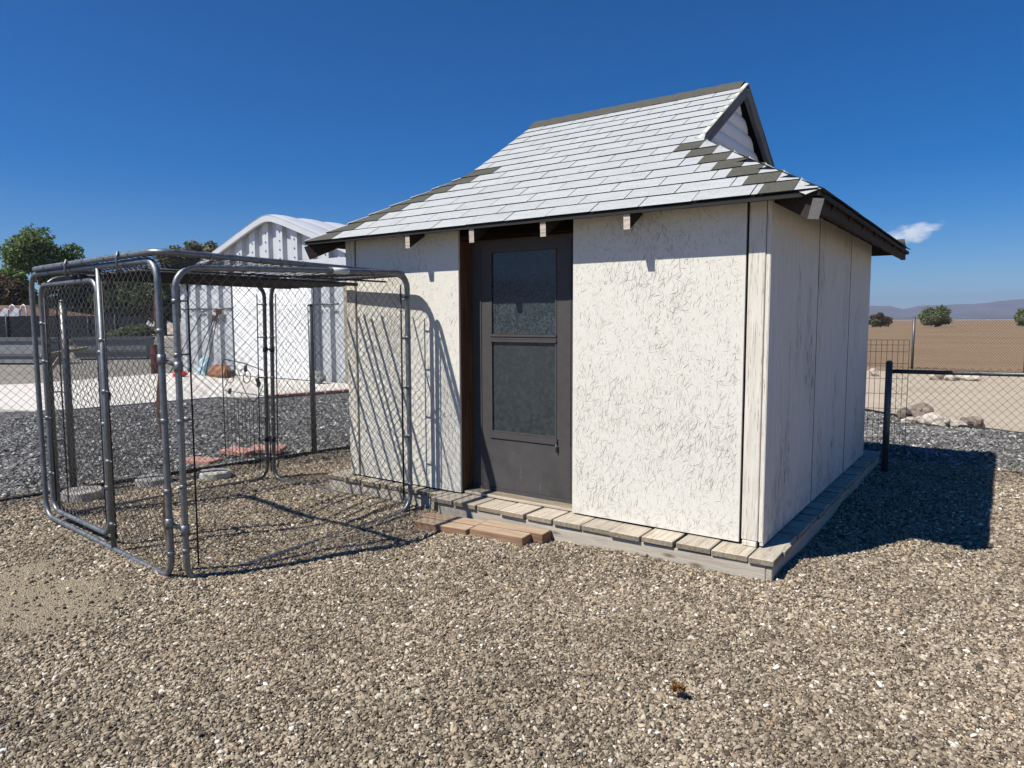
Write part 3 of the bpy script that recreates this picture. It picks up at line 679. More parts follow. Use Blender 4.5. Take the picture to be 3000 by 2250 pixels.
for sgn in (-1, 1):
    p0 = Vector((GX1+.012, RY+sgn*(RY-GY-.06), ZG-.055+.06*SL)); p1 = Vector((GX1+.012, RY+sgn*.012, ZR-.060))
    board('rake_board', p0, p1, .085, .045, 'grey_trim', roof, side=(0, sgn*-.5, 1))
    p0 = Vector((GX1+.022, RY+sgn*(RY-GY+.02), ZG-.004)); p1 = Vector((GX1+.022, RY+sgn*.006, ZR+.002))
    board('rake_trim', p0, p1, .013, .036, 'painted_trim' if sgn < 0 else 'grey_trim', roof, side=(0, sgn*-.5, 1))
    p0 = Vector((GX0-.012, RY+sgn*(RY-GY-.09), ZG-.055+.09*SL)); p1 = Vector((GX0-.012, RY+sgn*.012, ZR-.060))
    board('rake_board', p0, p1, .085, .045, 'grey_trim', roof, side=(0, sgn*-.5, 1))
g = MB(); g.prism([(GX0+.06,GY,ZG-.02),(GX0+.06,2*RY-GY,ZG-.02),(GX0+.06,RY,ZR-.02)], (.02,0,0)); g.build('gable_panel', 'gable_white', roof)
# rafter tails
for xk in (-.86, -1.50, -2.135, -2.79):
    b = MB(); ya, yb = EY+.004, .35; t0 = zf(ya)-.024
    b.prism([(xk-.023, ya, t0), (xk-.023, ya+.004, t0-.104), (xk-.023, yb, t0-.110+(yb-ya)*SL), (xk-.023, yb, t0+(yb-ya)*SL)], (.046,0,0))
    b.mi = [1]*len(b.f); b.mi[2] = 0; b.build('rafter_tail', ['tail_paint', 'dark_rafter'], roof)
for k in range(7):
    yk = .30+k*.55
    board('rafter_tail', (XR-.03, yk, EZ-.062), (-.015, yk, EZ-.062+(XR-.015)*sR), .09, .04, 'dark_rafter', roof, side=(sR,0,1))
    board('rafter_tail', (XL+.03, yk, EZ-.062), (-3.71, yk, EZ-.062+(-3.74-XL)*sL), .09, .04, 'dark_rafter', roof, side=(-sL,0,1))
board('fly_rafter', (XR-.05, .0, EZ-.05), (XR-.05, YB+.06, EZ-.05), .085, .04, 'dark_rafter', roof)
for (fx, gx_, col, back, wd) in ((Vector(FR), Vector(GRf), 'painted_trim', .03, .070), (Vector(FL), Vector(GLf), 'grey_beam', .012, .05)):
    dh = (gx_-fx).normalized(); pa = fx+dh*back-Vector((0,0,.100)); pb = fx+dh*1.1-Vector((0,0,.100))
    sd = dh.cross(Vector((0,0,1))).normalized(); up_ = sd.cross(dh); b = MB()
    q = [p+sd*a*wd/2+up_*c2*.058 for p in (pa, pb) for a, c2 in ((-1,-1),(1,-1),(1,1),(-1,1))]
    b.add(q, [(0,3,2,1)], 0); b.add(q, [(4,5,6,7),(0,1,5,4),(1,2,6,5),(2,3,7,6),(3,0,4,7)], 1)
    b.build('hip_rafter', [col, 'dark_rafter'], roof)
board('eave_nailer', (-3.7, -.03, EZ+.045), (-.02, -.03, EZ+.045), .05, .05, 'dark_rafter', roof)
print('shingles', NSH[0])

# steps at the door
def step(label, x0, y0, ang, boards, L, h):
    t = thing('timber_step', label, 'step', (x0, y0, 0), 'timber steps below the door'); ca, sa = math.cos(ang), math.sin(ang)
    for (off, w, l0, l1, dz) in boards:
        p = lambda l: (x0+ca*l-sa*off, y0+sa*l+ca*off, h/2+dz)
        board('timber', p(l0), p(l1), h, w, 'redwood', t, side=(0,0,1))
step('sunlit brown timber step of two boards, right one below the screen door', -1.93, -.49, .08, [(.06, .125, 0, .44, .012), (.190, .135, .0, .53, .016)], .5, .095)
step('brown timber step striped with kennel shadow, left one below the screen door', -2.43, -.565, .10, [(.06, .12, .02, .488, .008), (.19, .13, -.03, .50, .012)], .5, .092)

# ------------------------------------------------------------------ dog kennel
def rrect(w, h, r, n=6):
    pts = []
    for cx, cy, a0 in ((r, r, math.pi), (w-r, r, 1.5*math.pi), (w-r, h-r, 0), (r, h-r, .5*math.pi)):
        for k in range(n+1):
            a = a0+.5*math.pi*k/n; pts.append((cx+r*math.cos(a), cy+r*math.sin(a)))
    return pts
def chain(w, h, p=.074, wr=.0020, inset=0., sides=4, r_clip=0.):
    """diamond mesh in local x,y; z is the weave"""
    b = MB(); p = p/2; n = int(w/p); m = int(h/p)
    for i in range(n):
        pts = []
        for j in range(m+1):
            zz = .0022*(1 if (j % 2) else -1)
            xx = (i+.5)*p + (p/2+.001)*(1 if (j % 2) else -1)*(1 if i % 2 == 0 else -1)
            xx += .003*math.sin(j*.31+i*.17)+.004*math.sin(j*.11+i*.05)
            pts.append((xx*w/(n*p), j*h/m, zz+.006*math.sin(j*.21+i*.17)))
        b.tube(pts, wr, sides, caps=False, smooth=True)
    return b
kennel = thing('dog_kennel', 'galvanised chain-link dog kennel with gate and mesh roof standing before the shed', 'dog kennel', (-3.9, -1.05, 0))
KH = 1.94; TR = .0195
def panel(p0, p1, top0=(0,0,0), top1=(0,0,0), mesh=True, bars=(True, True), r=.13, frame_mat='galvanised', h=KH):
    p0 = Vector(p0); p1 = Vector(p1); w = (p1-p0).length; ex = (p1-p0)/w
    def P(u, v):
        t = Vector(top0).lerp(Vector(top1), u/w)*(v/h); return p0+ex*u+Vector((0,0,v))+t
    f = MB().tube([P(u, v) for u, v in rrect(w, h, r)], TR, 10, closed=True).build('panel_frame', frame_mat, kennel)
    if mesh:
        c = chain(w-.07, h-.05); nrm = ex.cross(Vector((0,0,1)))
        c.v = [tuple(P(v[0]+.035, v[1]+.025)+nrm*v[2]) for v in c.v]
        tag(c.build('chain_link_mesh', 'wire', f), kind='stuff')
    for on, u in ((bars[0], .075), (bars[1], w-.075)):
        if on:
            MB().tube([P(u, .1), P(u, h-.1)], .006, 6).build('tension_bar', 'black_rod', f)
            for v in (.22, .62, 1.02, 1.42, 1.74):
                s = -1 if u < w/2 else 1; b = MB(); b.tube([P(u, v), P(u+s*.05, v)], .006, 6); b.tube([P(u+s*.075, v-.012), P(u+s*.075, v+.012)], TR+.004, 10); b.build('brace_band', 'galvanised', f)
    for k in range(4):                                  # tie wires on the top rail
        u = w*(k+1)/5; MB().tube([P(u-.004, h), P(u+.004, h)], TR+.0035, 10).build('tie_wire', 'galvanised', f)
    return f, P, w
A1=(-2.945,-2.145,.03); A2=(-2.882,-2.085,-.015); B1=(-5.15,-1.975,.04); B2=(-5.12,-1.90,.02); E1=(-4.865,-.09,.03); E2=(-4.80,-.06,.03); C1=(-2.80,-.135,.02); C2=(-2.775,-.215,.05)
fAC, PAC, wAC = panel(A2, C2, (.015,0,0), (.01,0,0))
fEC, PEC, wEC = panel(E2, (-2.806,-.182,.04), (.06,0,0), (.0,0,0), frame_mat='galvanised_old')
fBE, PBE, wBE = panel(B2, E1, (.0,0,0), (.055,0,0), frame_mat='galvanised_old')
# gate side (parallel to the shed front)
fAB, PAB, wAB = panel(A1, B1, (0,0,0), (-.015,0,0), mesh=False, bars=(False, False))
um = .87
MB().tube([PAB(um, 0), PAB(um, KH)], TR*.95, 10).build('gate_post', 'galvanised', fAB)
c = chain(um-.05, KH-.06); c.v = [tuple(PAB(v[0]+.03, v[1]+.03)+Vector((0,1,0))*v[2]) for v in c.v]; tag(c.build('chain_link_mesh', 'wire', fAB), kind='stuff')
MB().tube([PAB(um-.05, .08), PAB(um-.05, KH-.1)], .006, 6).build('tension_bar', 'black_rod', fAB)
for v in (.18, .62, 1.1, 1.45): b = MB(); b.tube([PAB(um, v-.013), PAB(um, v+.013)], TR+.004, 10); b.tube([PAB(um, v), PAB(um-.055, v)], .006, 6); b.build('brace_band', 'galvanised', fAB)
for v in (.16, .55, .98, 1.52): b = MB(); b.tube([PAB(0, v-.013), PAB(0, v+.013)], TR+.004, 10); b.tube([PAB(0, v), PAB(.07, v)], .006, 6); b.build('brace_band', 'galvanised', fAB)
# rusty flat bar bowing beside the near post
b = MB(); pr = []
for k in range(25):
    v = .06+k*(KH-.12)/24; u = .105+.012*math.sin(k*.55)+.014*math.exp(-((k-13)/4.)**2); off = .03+.012*math.sin(k*.8+1); pr.append(PAB(u, v)+Vector((0, off, 0)))
for k in range(24):
    w = Vector((.017, .002*math.sin(k), 0)); q = Vector((0, .003, 0)); b.add([pr[k]-w, pr[k]+w, pr[k+1]+w, pr[k+1]-w, pr[k]-w+q, pr[k]+w+q, pr[k+1]+w+q, pr[k+1]-w+q], [(0,1,2,3),(7,6,5,4),(0,3,7,4),(1,5,6,2)], 0, False)
tag(b.build('flat_bar', 'rust', fAB), 'rusty flat bar bowed along the near corner post')
# gate leaf, standing a little open inward
gw = wAB-um-.22; gh = 1.80
hinge = Vector(PAB(wAB-.075, 0))+Vector((0,.03,0)); gdir = Vector((1, -.072, 0)).normalized()
GP = lambda u, v: hinge+gdir*u+Vector((.006*v, 0, .055+v))
gate = MB().tube([GP(u, v) for u, v in rrect(gw, gh, .11)], .019, 10, closed=True).build('gate', 'galvanised', kennel)
c = chain(gw-.06, gh-.05); c.v = [tuple(GP(v[0]+.03, v[1]+.025)+Vector((0,1,0))*v[2]) for v in c.v]; tag(c.build('chain_link_mesh', 'wire', gate), kind='stuff')
MB().tube([GP(gw-.06, .08), GP(gw-.06, gh-.1)], .006, 6).build('tension_bar', 'black_rod', gate)
MB().tube([GP(.07, .08), GP(.07, gh-.1)], .006, 6).build('tension_bar', 'black_rod', gate)
for u, v in ((0,.3),(0,.75),(0,1.2),(0,1.5),(gw,.35),(gw,.8),(gw,1.3)):
    b = MB(); b.tube([GP(u, v-.013), GP(u, v+.013)], .023, 10); s = 1 if u == 0 else -1; b.tube([GP(u, v), GP(u+s*.065, v)], .006, 6); b.build('brace_band', 'galvanised', gate)
b = MB(); b.tube([GP(gw-.03, 1.0), GP(gw+.10, 1.0)], .011, 8); b.tube([GP(gw+.085, .97), GP(gw+.085, 1.03)], .017, 8); b.build('gate_latch', 'black_rod', gate)
# hinges and corner clamps
for v in (.35, 1.35):
    b = MB(); b.tube([PAB(0, v-.03), PAB(0, v+.03)], TR+.006, 10); b.tube([Vector(PAC(0, v-.03)), Vector(PAC(0, v+.03))], TR+.006, 10); b.tube([PAB(0, v), PAC(0, v)], .012, 8); b.build('corner_clamp', 'galvanised', kennel)
for v in (.4, 1.3):
    b = MB(); b.tube([PBE(wBE, v-.025), PBE(wBE, v+.025)], TR+.005, 10); b.tube([PEC(0, v-.025), PEC(0, v+.025)], TR+.005, 10); b.tube([PBE(wBE, v), PEC(0, v)], .01, 8); b.build('corner_clamp', 'black_rod', kennel)
MB().tube([PAC(wAC*.61, KH), PAC(wAC*.685, KH)], TR+.003, 12).build('sticker', 'sticker', fAC)
# roof panel
RA=Vector((-2.90,-2.17,KH+.075)); RB=Vector((-5.05,-2.02,KH+.07)); RC=Vector((-2.82,-.14,KH+.045)); RE=Vector((-4.80,-.05,KH+.05))
def RP(u, v):
    return RA.lerp(RB, u).lerp(RC.lerp(RE, u), v)
w_, h_ = (RB-RA).length, (RC-RA).length
rf = MB().tube([RP(a/w_, c2/h_) for a, c2 in rrect(w_, h_, .13)], TR, 10, closed=True).build('roof_frame', 'galvanised', kennel)
c = chain(w_-.05, h_-.05); c.v = [tuple(RP((v[0]+.025)/w_, (v[1]+.025)/h_)+Vector((0,0,v[2]-.025*math.sin(math.pi*v[0]/w_)*math.sin(math.pi*v[1]/h_)))) for v in c.v]
tag(c.build('chain_link_mesh', 'wire_dark', rf), kind='stuff')
for t in (.16, .33, .5, .67, .84):
    for q in (RP(t, 0), RP(0, t)):
        d = Vector((.01, 0, 0)) if q.y < -1.95 and t != 0 else Vector((0, .01, 0)); MB().tube([q-d*.5, q+d*.5], TR+.003, 8).build('tie_wire', 'galvanised_old', rf)
for t in (.22, .62):                                    # straps holding the roof down
    q = RP(t, 0); b = MB(); b.tube([q+Vector((0,-.02,.028)), q+Vector((0,-.032,-.01)), q+Vector((-.01,-.028,-.085)), q+Vector((-.01,.01,-.10))], .009, 6); b.build('strap', 'galvanised', rf)
for x0 in (-4.26, -4.14, -3.97, -3.824, -3.683, -3.60, -3.518, -3.384):
    MB().tube([(x0+random.uniform(-.05,.05), -2.05, KH-.015), (x0, -.19+random.uniform(-.02,.02), KH-.025)], .0145, 8).build('roof_pole', 'black_rod', kennel)
MB().tube([(-3.2, -2.1, KH-.01), (-3.02, -.2, KH-.015)], .008, 6).build('roof_pole', 'black_rod', kennel)
bpy.context.view_layer.update()

# ------------------------------------------------------------------ other fences
def link_fence(name, label, cat, p0, p1, h, posts, post_h, mat_mesh='wire', mat_post='galvanised_old', p=.074, wr=.0020, rail=False, bottom=None, pr=.03, z0=.03):
    p0 = Vector(p0); p1 = Vector(p1); w = (p1-p0).length; ex = (p1-p0)/w; nrm = ex.cross(Vector((0,0,1)))
    t = thing(name, label, cat, p0)
    c = chain(w, h, p, wr, sides=3 if wr < .0016 else 4); c.v = [tuple(p0+ex*v[0]+Vector((0,0,z0+v[1]))+nrm*v[2]) for v in c.v]; tag(c.build('chain_link_mesh', mat_mesh, t), kind='stuff')
    for u in posts:
        q = p0+ex*u+nrm*.03; b = MB(); b.tube([q, q+Vector((.0,0,post_h))], pr, 10); b.tube([q+Vector((0,0,post_h)), q+Vector((0,0,post_h+.02))], [pr*1.12, pr*.5], 10); b.build('fence_post', mat_post, t)
    if rail: MB().tube([p0+Vector((0,0,h+z0-.05)), p1+Vector((0,0,h+z0-.05))], .021, 8).build('top_rail', mat_post, t)
    if bottom: MB().tube([p0+Vector((0,0,.035)), p0.lerp(p1, .5)+Vector((.0,0,.045)), p1+Vector((0,0,.035))], .02, 8).build('bottom_rail', bottom, t)  # dark tube standing for the fence foot and its shadow
    return t
link_fence('line_fence', 'tall rail-less chain-link fence with steel posts behind the kennel', 'fence', (-6.20,-3.2,0), (-5.42,1.95,0), 1.72, (1.77, 4.29), 1.79, bottom='black_plastic', pr=.032)
t = link_fence('low_wire_fence', 'low chain-link fence with pipe top rail right of the shed', 'fence', (.215,3.62,0), (4.6,4.25,0), 1.10, (0.0, 2.6), 1.17, rail=True, pr=.032)
link_fence('field_fence', 'brown chain-link fence closing off the field in the distance', 'fence', (-4.6,23.3,0), (7.5,17.6,0), 1.62, (3.65, 6.9, 10.1), 1.68, 'wire_brown', 'galvanised_old', p=.085, wr=.0036, pr=.04)
# welded wire panels
def wire_grid(name, label, p0, p1, h, nx, nz, mat, r=.0026):
    p0 = Vector(p0); p1 = Vector(p1); t = thing(name, label, 'wire panel', p0); b = MB()
    for i in range(nx+1):
        q = p0.lerp(p1, i/nx); b.tube([q, q+Vector((0,0,h))], r, 4, caps=False)
    for z in nz: b.tube([p0+Vector((0,0,z)), p1+Vector((0,0,z))], r, 4, caps=False)
    tag(b.build('wire_grid', mat, t), kind='stuff'); b = MB()
    b.tube([p0, p0+Vector((0,0,h)), p1+Vector((0,0,h)), p1], .004, 6); b.build('rim', mat, t); return t
wire_grid('wire_panel', 'dark welded wire panel standing behind the right shed corner', (-1.0,4.75,0), (.24,5.09,.0), 1.36, 22, [.18, .36, .54, .72, .90, 1.08, 1.22, 1.30], 'wire_dark')
# garden panel with scrollwork top
gp = thing('scroll_fence', 'black wire garden panel with scroll and leaf top behind the kennel', 'garden panel', (-6.05, .22, 0))
q0 = Vector((-6.15, .27, .02)); q1 = Vector((-5.12, .14, .02)); ex = (q1-q0).normalized(); L = (q1-q0).length
Q = lambda u, z: q0+ex*u+Vector((0,0,z))
b = MB()
for k in range(13): b.tube([Q(L*k/12, 0), Q(L*k/12, .80 if k % 2 else .74)], .0045 if k % 4 == 0 else .003, 5)
for z in (.10, .72, .80): b.tube([Q(0, z), Q(L, z)], .004, 5)
b.build('wire_rods', 'wire_dark', gp)
b = MB(); b.tube([Q(0,0), Q(0,1.10), Q(.06,1.16), Q(L*.5,1.13), Q(L-.02,1.06), Q(L,0)], .0065, 6)
b.tube([Q(.1+.22*(1-k/16)*math.cos(k*.55)+.1, .98+.13*(1-k/24)*math.sin(k*.55)) for k in range(17)], .005, 5)
b.tube([Q(.05+k*.058, .84+.16*math.sin(k*.42)+.004*k) for k in range(16)], .005, 5)
b.tube([Q(.55+.16*(1-k/14)*math.cos(2.5-k*.6), .98+.10*(1-k/20)*math.sin(2.5-k*.6)) for k in range(14)], .005, 5); b.build('scrollwork', 'wire_dark', gp)
for u, z, a in ((.16,.95,.4),(.30,.98,1.0),(.52,1.03,-.6),(.78,.90,-1.2),(.86,.94,1.3),(.20,.83,2.2)):
    pts = [(.0,0),(.035,.03),(.05,.075),(.03,.12),(0,.15),(-.03,.12),(-.05,.075),(-.035,.03)]
    MB().prism([Q(u+x*.7*math.cos(a)-y*.7*math.sin(a), z+x*.7*math.sin(a)+y*.7*math.cos(a)) for x, y in pts], (0,.006,0)).build('leaf', 'black_rod', gp)

# edging pipe, concrete pads, pavers, rocks
ed = MB().tube([(-3.2,10.9,.03),(-.8,9.13,.035),(-.2,8.5,.04),(.49,7.9,.035),(1.43,7.47,.03),(2.6,7.15,.035),(5.2,6.7,.03)], .022, 8).build('edging_pipe', 'black_plastic')
tag(ed, 'dark edging pipe along the gravel behind the low wire fence', 'edging')
for (x, y, r, lab) in ((-5.62,-1.50,.17,'round concrete stepping pad by the kennel gate, nearest of three'), (-5.60,-.86,.165,'round concrete stepping pad at the fence, middle of three'), (-5.36,-.36,.16,'round concrete stepping pad farthest from the gate, beside the back post')):
    b = MB(); n = 28; prof = [(0,.085),(r*.93,.082),(r,.07),(r*1.005,.0)]; vs = []; fs = []
    for i, (q, z) in enumerate(prof):
        for k in range(n): vs.append((q*math.cos(2*math.pi*k/n), q*math.sin(2*math.pi*k/n)*(1+.02*math.sin(k)), z+.003*math.sin(k*1.7)))
        if i:
            for k in range(n): fs.append(((i-1)*n+k, (i-1)*n+(k+1) % n, i*n+(k+1) % n, i*n+k))
    b.add(vs, fs, 0, False); tag(mkobj('stepping_pad', b.mesh('stepping_pad', 'pad_concrete'), None, Matrix.Translation((x, y, .01)) @ Matrix.Rotation(random.uniform(-.04,.04), 4, 'X')), lab, 'stepping pad', 'round stepping pads along the kennel')
for i, (x, y, rz, lab) in enumerate(((-6.18,-.02,.3,'pink paver slab lying nearest the kennel behind the line fence'),(-6.24,.50,.15,'pink paver slab tilted behind the black garden panel'),(-6.0,.72,.5,'pink paver slab farthest back behind the garden panel'))):
    o = mkobj('paver', board_mesh(.42, .22, .045, 'paver_red'), None, Matrix.Translation((x, y, .045+.02*i)) @ Matrix.Rotation(rz, 4, 'Z') @ Matrix.Rotation(.06*i, 4, 'X')); tag(o, lab, 'paver', 'pink pavers behind the kennel')
def rock(x, y, s, sq, lab, seed, z=0.):
    bm = bmesh.new(); bmesh.ops.create_icosphere(bm, subdivisions=3, radius=.5)
    for v in bm.verts:
        n1 = noise.noise(v.co*1.7+Vector((seed*5.1,0,0))); n2 = noise.noise(v.co*4.5+Vector((seed*2.1,3,0)))
        v.co = v.co*(1+.5*n1+.2*n2); v.co.x *= s*sq[0]; v.co.y *= s*sq[1]; v.co.z *= s*sq[2]
    me = bpy.data.meshes.new('rock'); bm.to_mesh(me); bm.free(); me.materials.append(M['boulder' if 'dark' in lab or 'brown' in lab or 'tan' in lab else 'boulder_pale'])
    o = mkobj('rock', me, None, Matrix.Translation((x, y, z+s*sq[2]*.3)) @ Matrix.Rotation(seed*1.3, 4, 'Z')); tag(o, lab, 'rock', 'rocks beyond the low wire fence')
RK = [(-.12,8.45,.30,(1,.8,.75),'dark leftmost rock of the pile, behind the welded wire panel'),(.07,8.65,.42,(1.1,.8,.8),'big dark rock at the top of the rock pile'),
      (.02,7.93,.26,(1.3,.7,.55),'low pale slab rock at the left end of the front row'),(.17,7.85,.26,(1.2,.8,.7),'pale rock second in the front row of the pile'),
      (.34,7.82,.30,(1.1,.9,.85),'large pale pink rock in the middle of the front row'),(.47,7.86,.27,(.9,.8,.7),'greyish rock right of the large pale pink one'),
      (.60,7.90,.30,(1.2,.8,.6),'flat grey green rock in the front row of the pile'),(.74,8.02,.26,(1.1,.8,.7),'tan rock second from the right end of the pile'),(.86,8.10,.27,(1.1,.9,.8),'brown rock at the right end of the pile'),
      (-.24,17.5,.55,(1.1,.8,.6),'pale round rock far out before the field fence, left one'),(-.0,17.6,.55,(1.2,.8,.5),'pale round rock far out before the field fence, right one'),
      (.32,17.7,.6,(1.5,.7,.35),'flat grey rock lying far out before the field fence'),(-1.9,18.,.4,(1.,.8,.7),'small white rock far out, seen through the welded wire')]
for i, (x, y, s, sq, lab) in enumerate(RK): rock(x, y, s*.80, (sq[0], sq[1], sq[2]*1.15), lab, i+1)

# ------------------------------------------------------------------ slab and steel barn
sb = MB(); sb.prism([(x, y, -.02) for x, y in ((-13.0,.9),(-12.68,1.36),(-12.5,3.),(-12.3,4.1),(-11.6,4.5),(-11.0,5.9),(-10.9,7.7),(-20.2,7.7),(-19.4,3.2),(-19.8,2.5),(-34,-3.2),(-30,-5.5))], (0,0,.055))
tag(sb.build('concrete_slab', 'concrete'), kind='structure')
for k in range(9):
    o = mkobj('paver', board_mesh(.40, .20, .05, 'paver_red'), None, Matrix.Translation((-11.35+k*.10, 4.75+k*.42, .055)) @ Matrix.Rotation(1.33, 4, 'Z')); tag(o, 'pink paver in the row edging the concrete slab', 'paver', 'pavers edging the slab')
BY = 7.80
barn = thing('steel_barn', 'white ribbed steel barn with rounded roof behind the kennel', 'barn', (-15.5, BY, 0))
BX, BH = -15.5, 4.50
def arch(x):                                   # roof line: straight flanks, rounded crown
    a = abs(x-BX); s = .36
    return BH-(math.sqrt((s*a)**2+.11**2)-.11) - .05*max(0, a-3.6)**2
pts_x = np.linspace(BX-4.75, BX+4.75, 96)
# ribbed front wall, bays as separate sheets
bx = BX-4.7; k = 0
while bx < BX+4.69:
    b = MB(); x1 = min(bx+.62, BX+4.7)
    prof = [(bx, 0), (bx+.22, 0), (bx+.27, .11), (bx+.53, .11), (bx+.58, 0), (x1, 0)]
    for (xa, ya), (xb, yb) in zip(prof[:-1], prof[1:]):
        if xb-xa < 1e-4: continue
        b.add([(xa, BY+ya, 0), (xb, BY+yb, 0), (xb, BY+yb, arch(xb)-.02), (xa, BY+ya, arch(xa)-.02)], [(0,1,2,3)])
    b.build('wall_sheet', 'barn_steel', barn); bx += .62
b = MB(); n = 64; xs = np.linspace(BX-4.8, BX+4.8, n)
for q in range(n-1):
    xa, xb = xs[q], xs[q+1]
    b.add([(xa,BY-.16,arch(xa)+.01),(xb,BY-.16,arch(xb)+.01),(xb,BY-.16,arch(xb)-.17),(xa,BY-.16,arch(xa)-.17),(xa,BY-.08,arch(xa)-.17),(xb,BY-.08,arch(xb)-.17),(xb,BY-.08,arch(xb)),(xa,BY-.08,arch(xa))], [(0,1,2,3),(3,2,5,4),(0,6,7,1)] if 0 else [(0,1,2,3),(3,2,5,4),(7,6,5,4)])
b.build('roof_trim', 'barn_steel', barn)
# roof of long rounded ribs
for m in range(8):
    b = MB(); y0 = BY-.17+m*.92; y1 = y0+.90
    for q in range(n-1):
        xa, xb = xs[q], xs[q+1]
        for j in range(6):
            ya, yb = y0+(y1-y0)*j/6, y0+(y1-y0)*(j+1)/6; za, zb = .05*math.sin(math.pi*j/6)**.6, .05*math.sin(math.pi*(j+1)/6)**.6 if j < 5 else 0
            b.add([(xa,ya,arch(xa)+za),(xb,ya,arch(xb)+za),(xb,yb,arch(xb)+zb),(xa,yb,arch(xa)+zb)], [(0,1,2,3)], 0, True)
    b.build('roof_rib', 'barn_roof', barn)
slab('side_wall', BX-4.72, BX-4.70, BY, BY+7.2, 0, arch(BX-4.7)-.03, 'barn_steel', barn); slab('side_wall', BX+4.70, BX+4.72, BY, BY+7.2, 0, arch(BX+4.7)-.03, 'barn_steel', barn)
slab('back_wall', BX-4.7, BX+4.7, BY+7.2, BY+7.25, 0, arch(BX+4.7), 'barn_steel', barn)
bo = MB()
for k in range(15):
    for q in range(5):
        xb_ = BX-4.7+k*.62+.11; zb_ = 3.32+q*.24
        if zb_ < arch(xb_)-.28 and xb_ < BX+4.6: bo.tube([(xb_, BY+.002, zb_), (xb_, BY-.018, zb_)], .022, 6)
tag(bo.build('bolt_heads', 'galvanised_old', barn), kind='stuff')
slab('header_trim', BX-4.75, BX+4.75, BY-.05, BY-.015, 2.82, 3.22, 'barn_steel', barn)
for (xa, xb) in ((-17.22, -15.48), (-15.46, -13.74)):
    dr = slab('barn_door', xa, xb, BY-.12, BY-.06, .06, 2.80, 'barn_door', barn)
    for z in (.55, 1.05, 1.55, 2.05, 2.5): slab('door_rib', xa+.05, xb-.05, BY-.127, BY-.121, z, z+.025, 'barn_door', dr)
b = MB(); b.box(-17.30, -17.23, BY-.12, BY-.05, 0, 2.9); b.build('door_post', 'galvanised_old', barn)
b = MB(); b.tube([(-20.1, BY-.03, 2.0), (-17.35, BY-.03, 2.0)], .025, 6); b.build('wall_rail', 'galvanised_old', barn)
b = MB(); b.tube([(-13.7, BY-.03, 2.05), (-12.8, BY-.03, 2.05)], .025, 6); b.build('wall_rail', 'galvanised_old', barn)
fr = MB(); fr.box(-12.52, -12.40, BY-.10, BY-.02, 0, 2.55); fr.box(-12.52, -11.4, BY-.10, BY-.02, 2.551, 2.66); fr.build('side_door_frame', 'rope_tan', barn)
slab('side_door', -12.39, -11.4, BY-.07, BY-.03, .04, 2.54, 'barn_door', barn)
# odds and ends leaning on the barn
for i, (x, z, dx, lab) in enumerate(((-19.3,1.9,.75,'long dark rake leaning on the barn wall, leftmost tool'),(-18.5,1.75,.42,'thin dark shovel handle leaning on the barn, second from left'),(-18.1,1.9,-.1,'dark pole leaning on the barn, third tool from left'),(-17.9,1.95,-.30,'dark hoe leaning on the barn, nearest the white doors'))):
    t = thing('garden_tool', lab, 'tool', (x, BY-.6, .04), 'tools leaning on the barn')
    MB().tube([(x-dx*.5, BY-.75, .06), (x+dx*.5, BY-.06, z)], .014, 6).build('handle', 'black_rod', t)
    b = MB(); b.box(x+dx*.5-.13, x+dx*.5+.13, BY-.07, BY-.05, z-.12 if i % 2 else z, z+.05 if i % 2 else z+.03); b.build('tool_head', 'rust', t)
def lump(name, label, cat, x, y, s, mat, seed):
    bm = bmesh.new(); bmesh.ops.create_icosphere(bm, subdivisions=3, radius=.5)
    for v in bm.verts:
        v.co *= 1+.5*noise.noise(v.co*2.6+Vector((seed,0,0)))+.2*noise.noise(v.co*6+Vector((seed,5,0))); v.co.x *= s[0]; v.co.y *= s[1]; v.co.z *= s[2]
        v.co.z = max(v.co.z, -s[2]*.35)
    me = bpy.data.meshes.new(name); bm.to_mesh(me); bm.free(); me.materials.append(M[mat]); tag(mkobj(name, me, None, Matrix.Translation((x, y, .035+s[2]*.35))), label, cat)
lump('cloth', 'crumpled red cloth on the slab at the foot of the barn', 'cloth', -18.35, BY-1.2, (.46,.36,.22), 'red_cloth', 2.2)
lump('bag', 'pale blue bag slumped against the barn wall', 'bag', -18.2, BY-.45, (.5,.35,.62), 'blue_bag', 5.)
lump('sack', 'brown sack on the slab beside the blue bag', 'sack', -17.5, BY-.6, (.42,.36,.38), 'terracotta', 8.)
lump('sack', 'brown sack on the slab next to the white doors', 'sack', -16.9, BY-.7, (.5,.4,.42), 'terracotta', 9.)
b = MB(); n = 20
for i, (z, r) in enumerate(((0,.28),(.02,.30),(.3,.30),(.31,.315),(.33,.315),(.34,.30),(.6,.30),(.61,.315),(.63,.315),(.64,.30),(.9,.30),(.92,.28))): pass
prof = ((0,.28),(.02,.30),(.3,.30),(.31,.315),(.33,.315),(.34,.30),(.6,.30),(.61,.315),(.63,.315),(.64,.30),(.9,.30),(.92,.28))
vs = [(r*math.cos(2*math.pi*k/n), r*math.sin(2*math.pi*k/n), z) for z, r in prof for k in range(n)]
b.add(vs, [((i-1)*n+k, (i-1)*n+(k+1) % n, i*n+(k+1) % n, i*n+k) for i in range(1, len(prof)) for k in range(n)], 0, True); b.add(vs[-n:], [tuple(range(n))])
tag(mkobj('gas_cylinder', b.mesh('gas_cylinder', 'maroon'), None, Matrix.Translation((-20.2, 6.9, .0)) @ Matrix.Diagonal((.45, .45, 1., 1))), 'slim dark maroon cylinder standing at the left barn corner', 'cylinder')
# small drain pipe bit by the barn corner
lump('sack', 'grey sack lying at the barn foot right of the white doors', 'sack', -13.1, BY-.5, (.45,.3,.38), 'grey_tank', 12.)

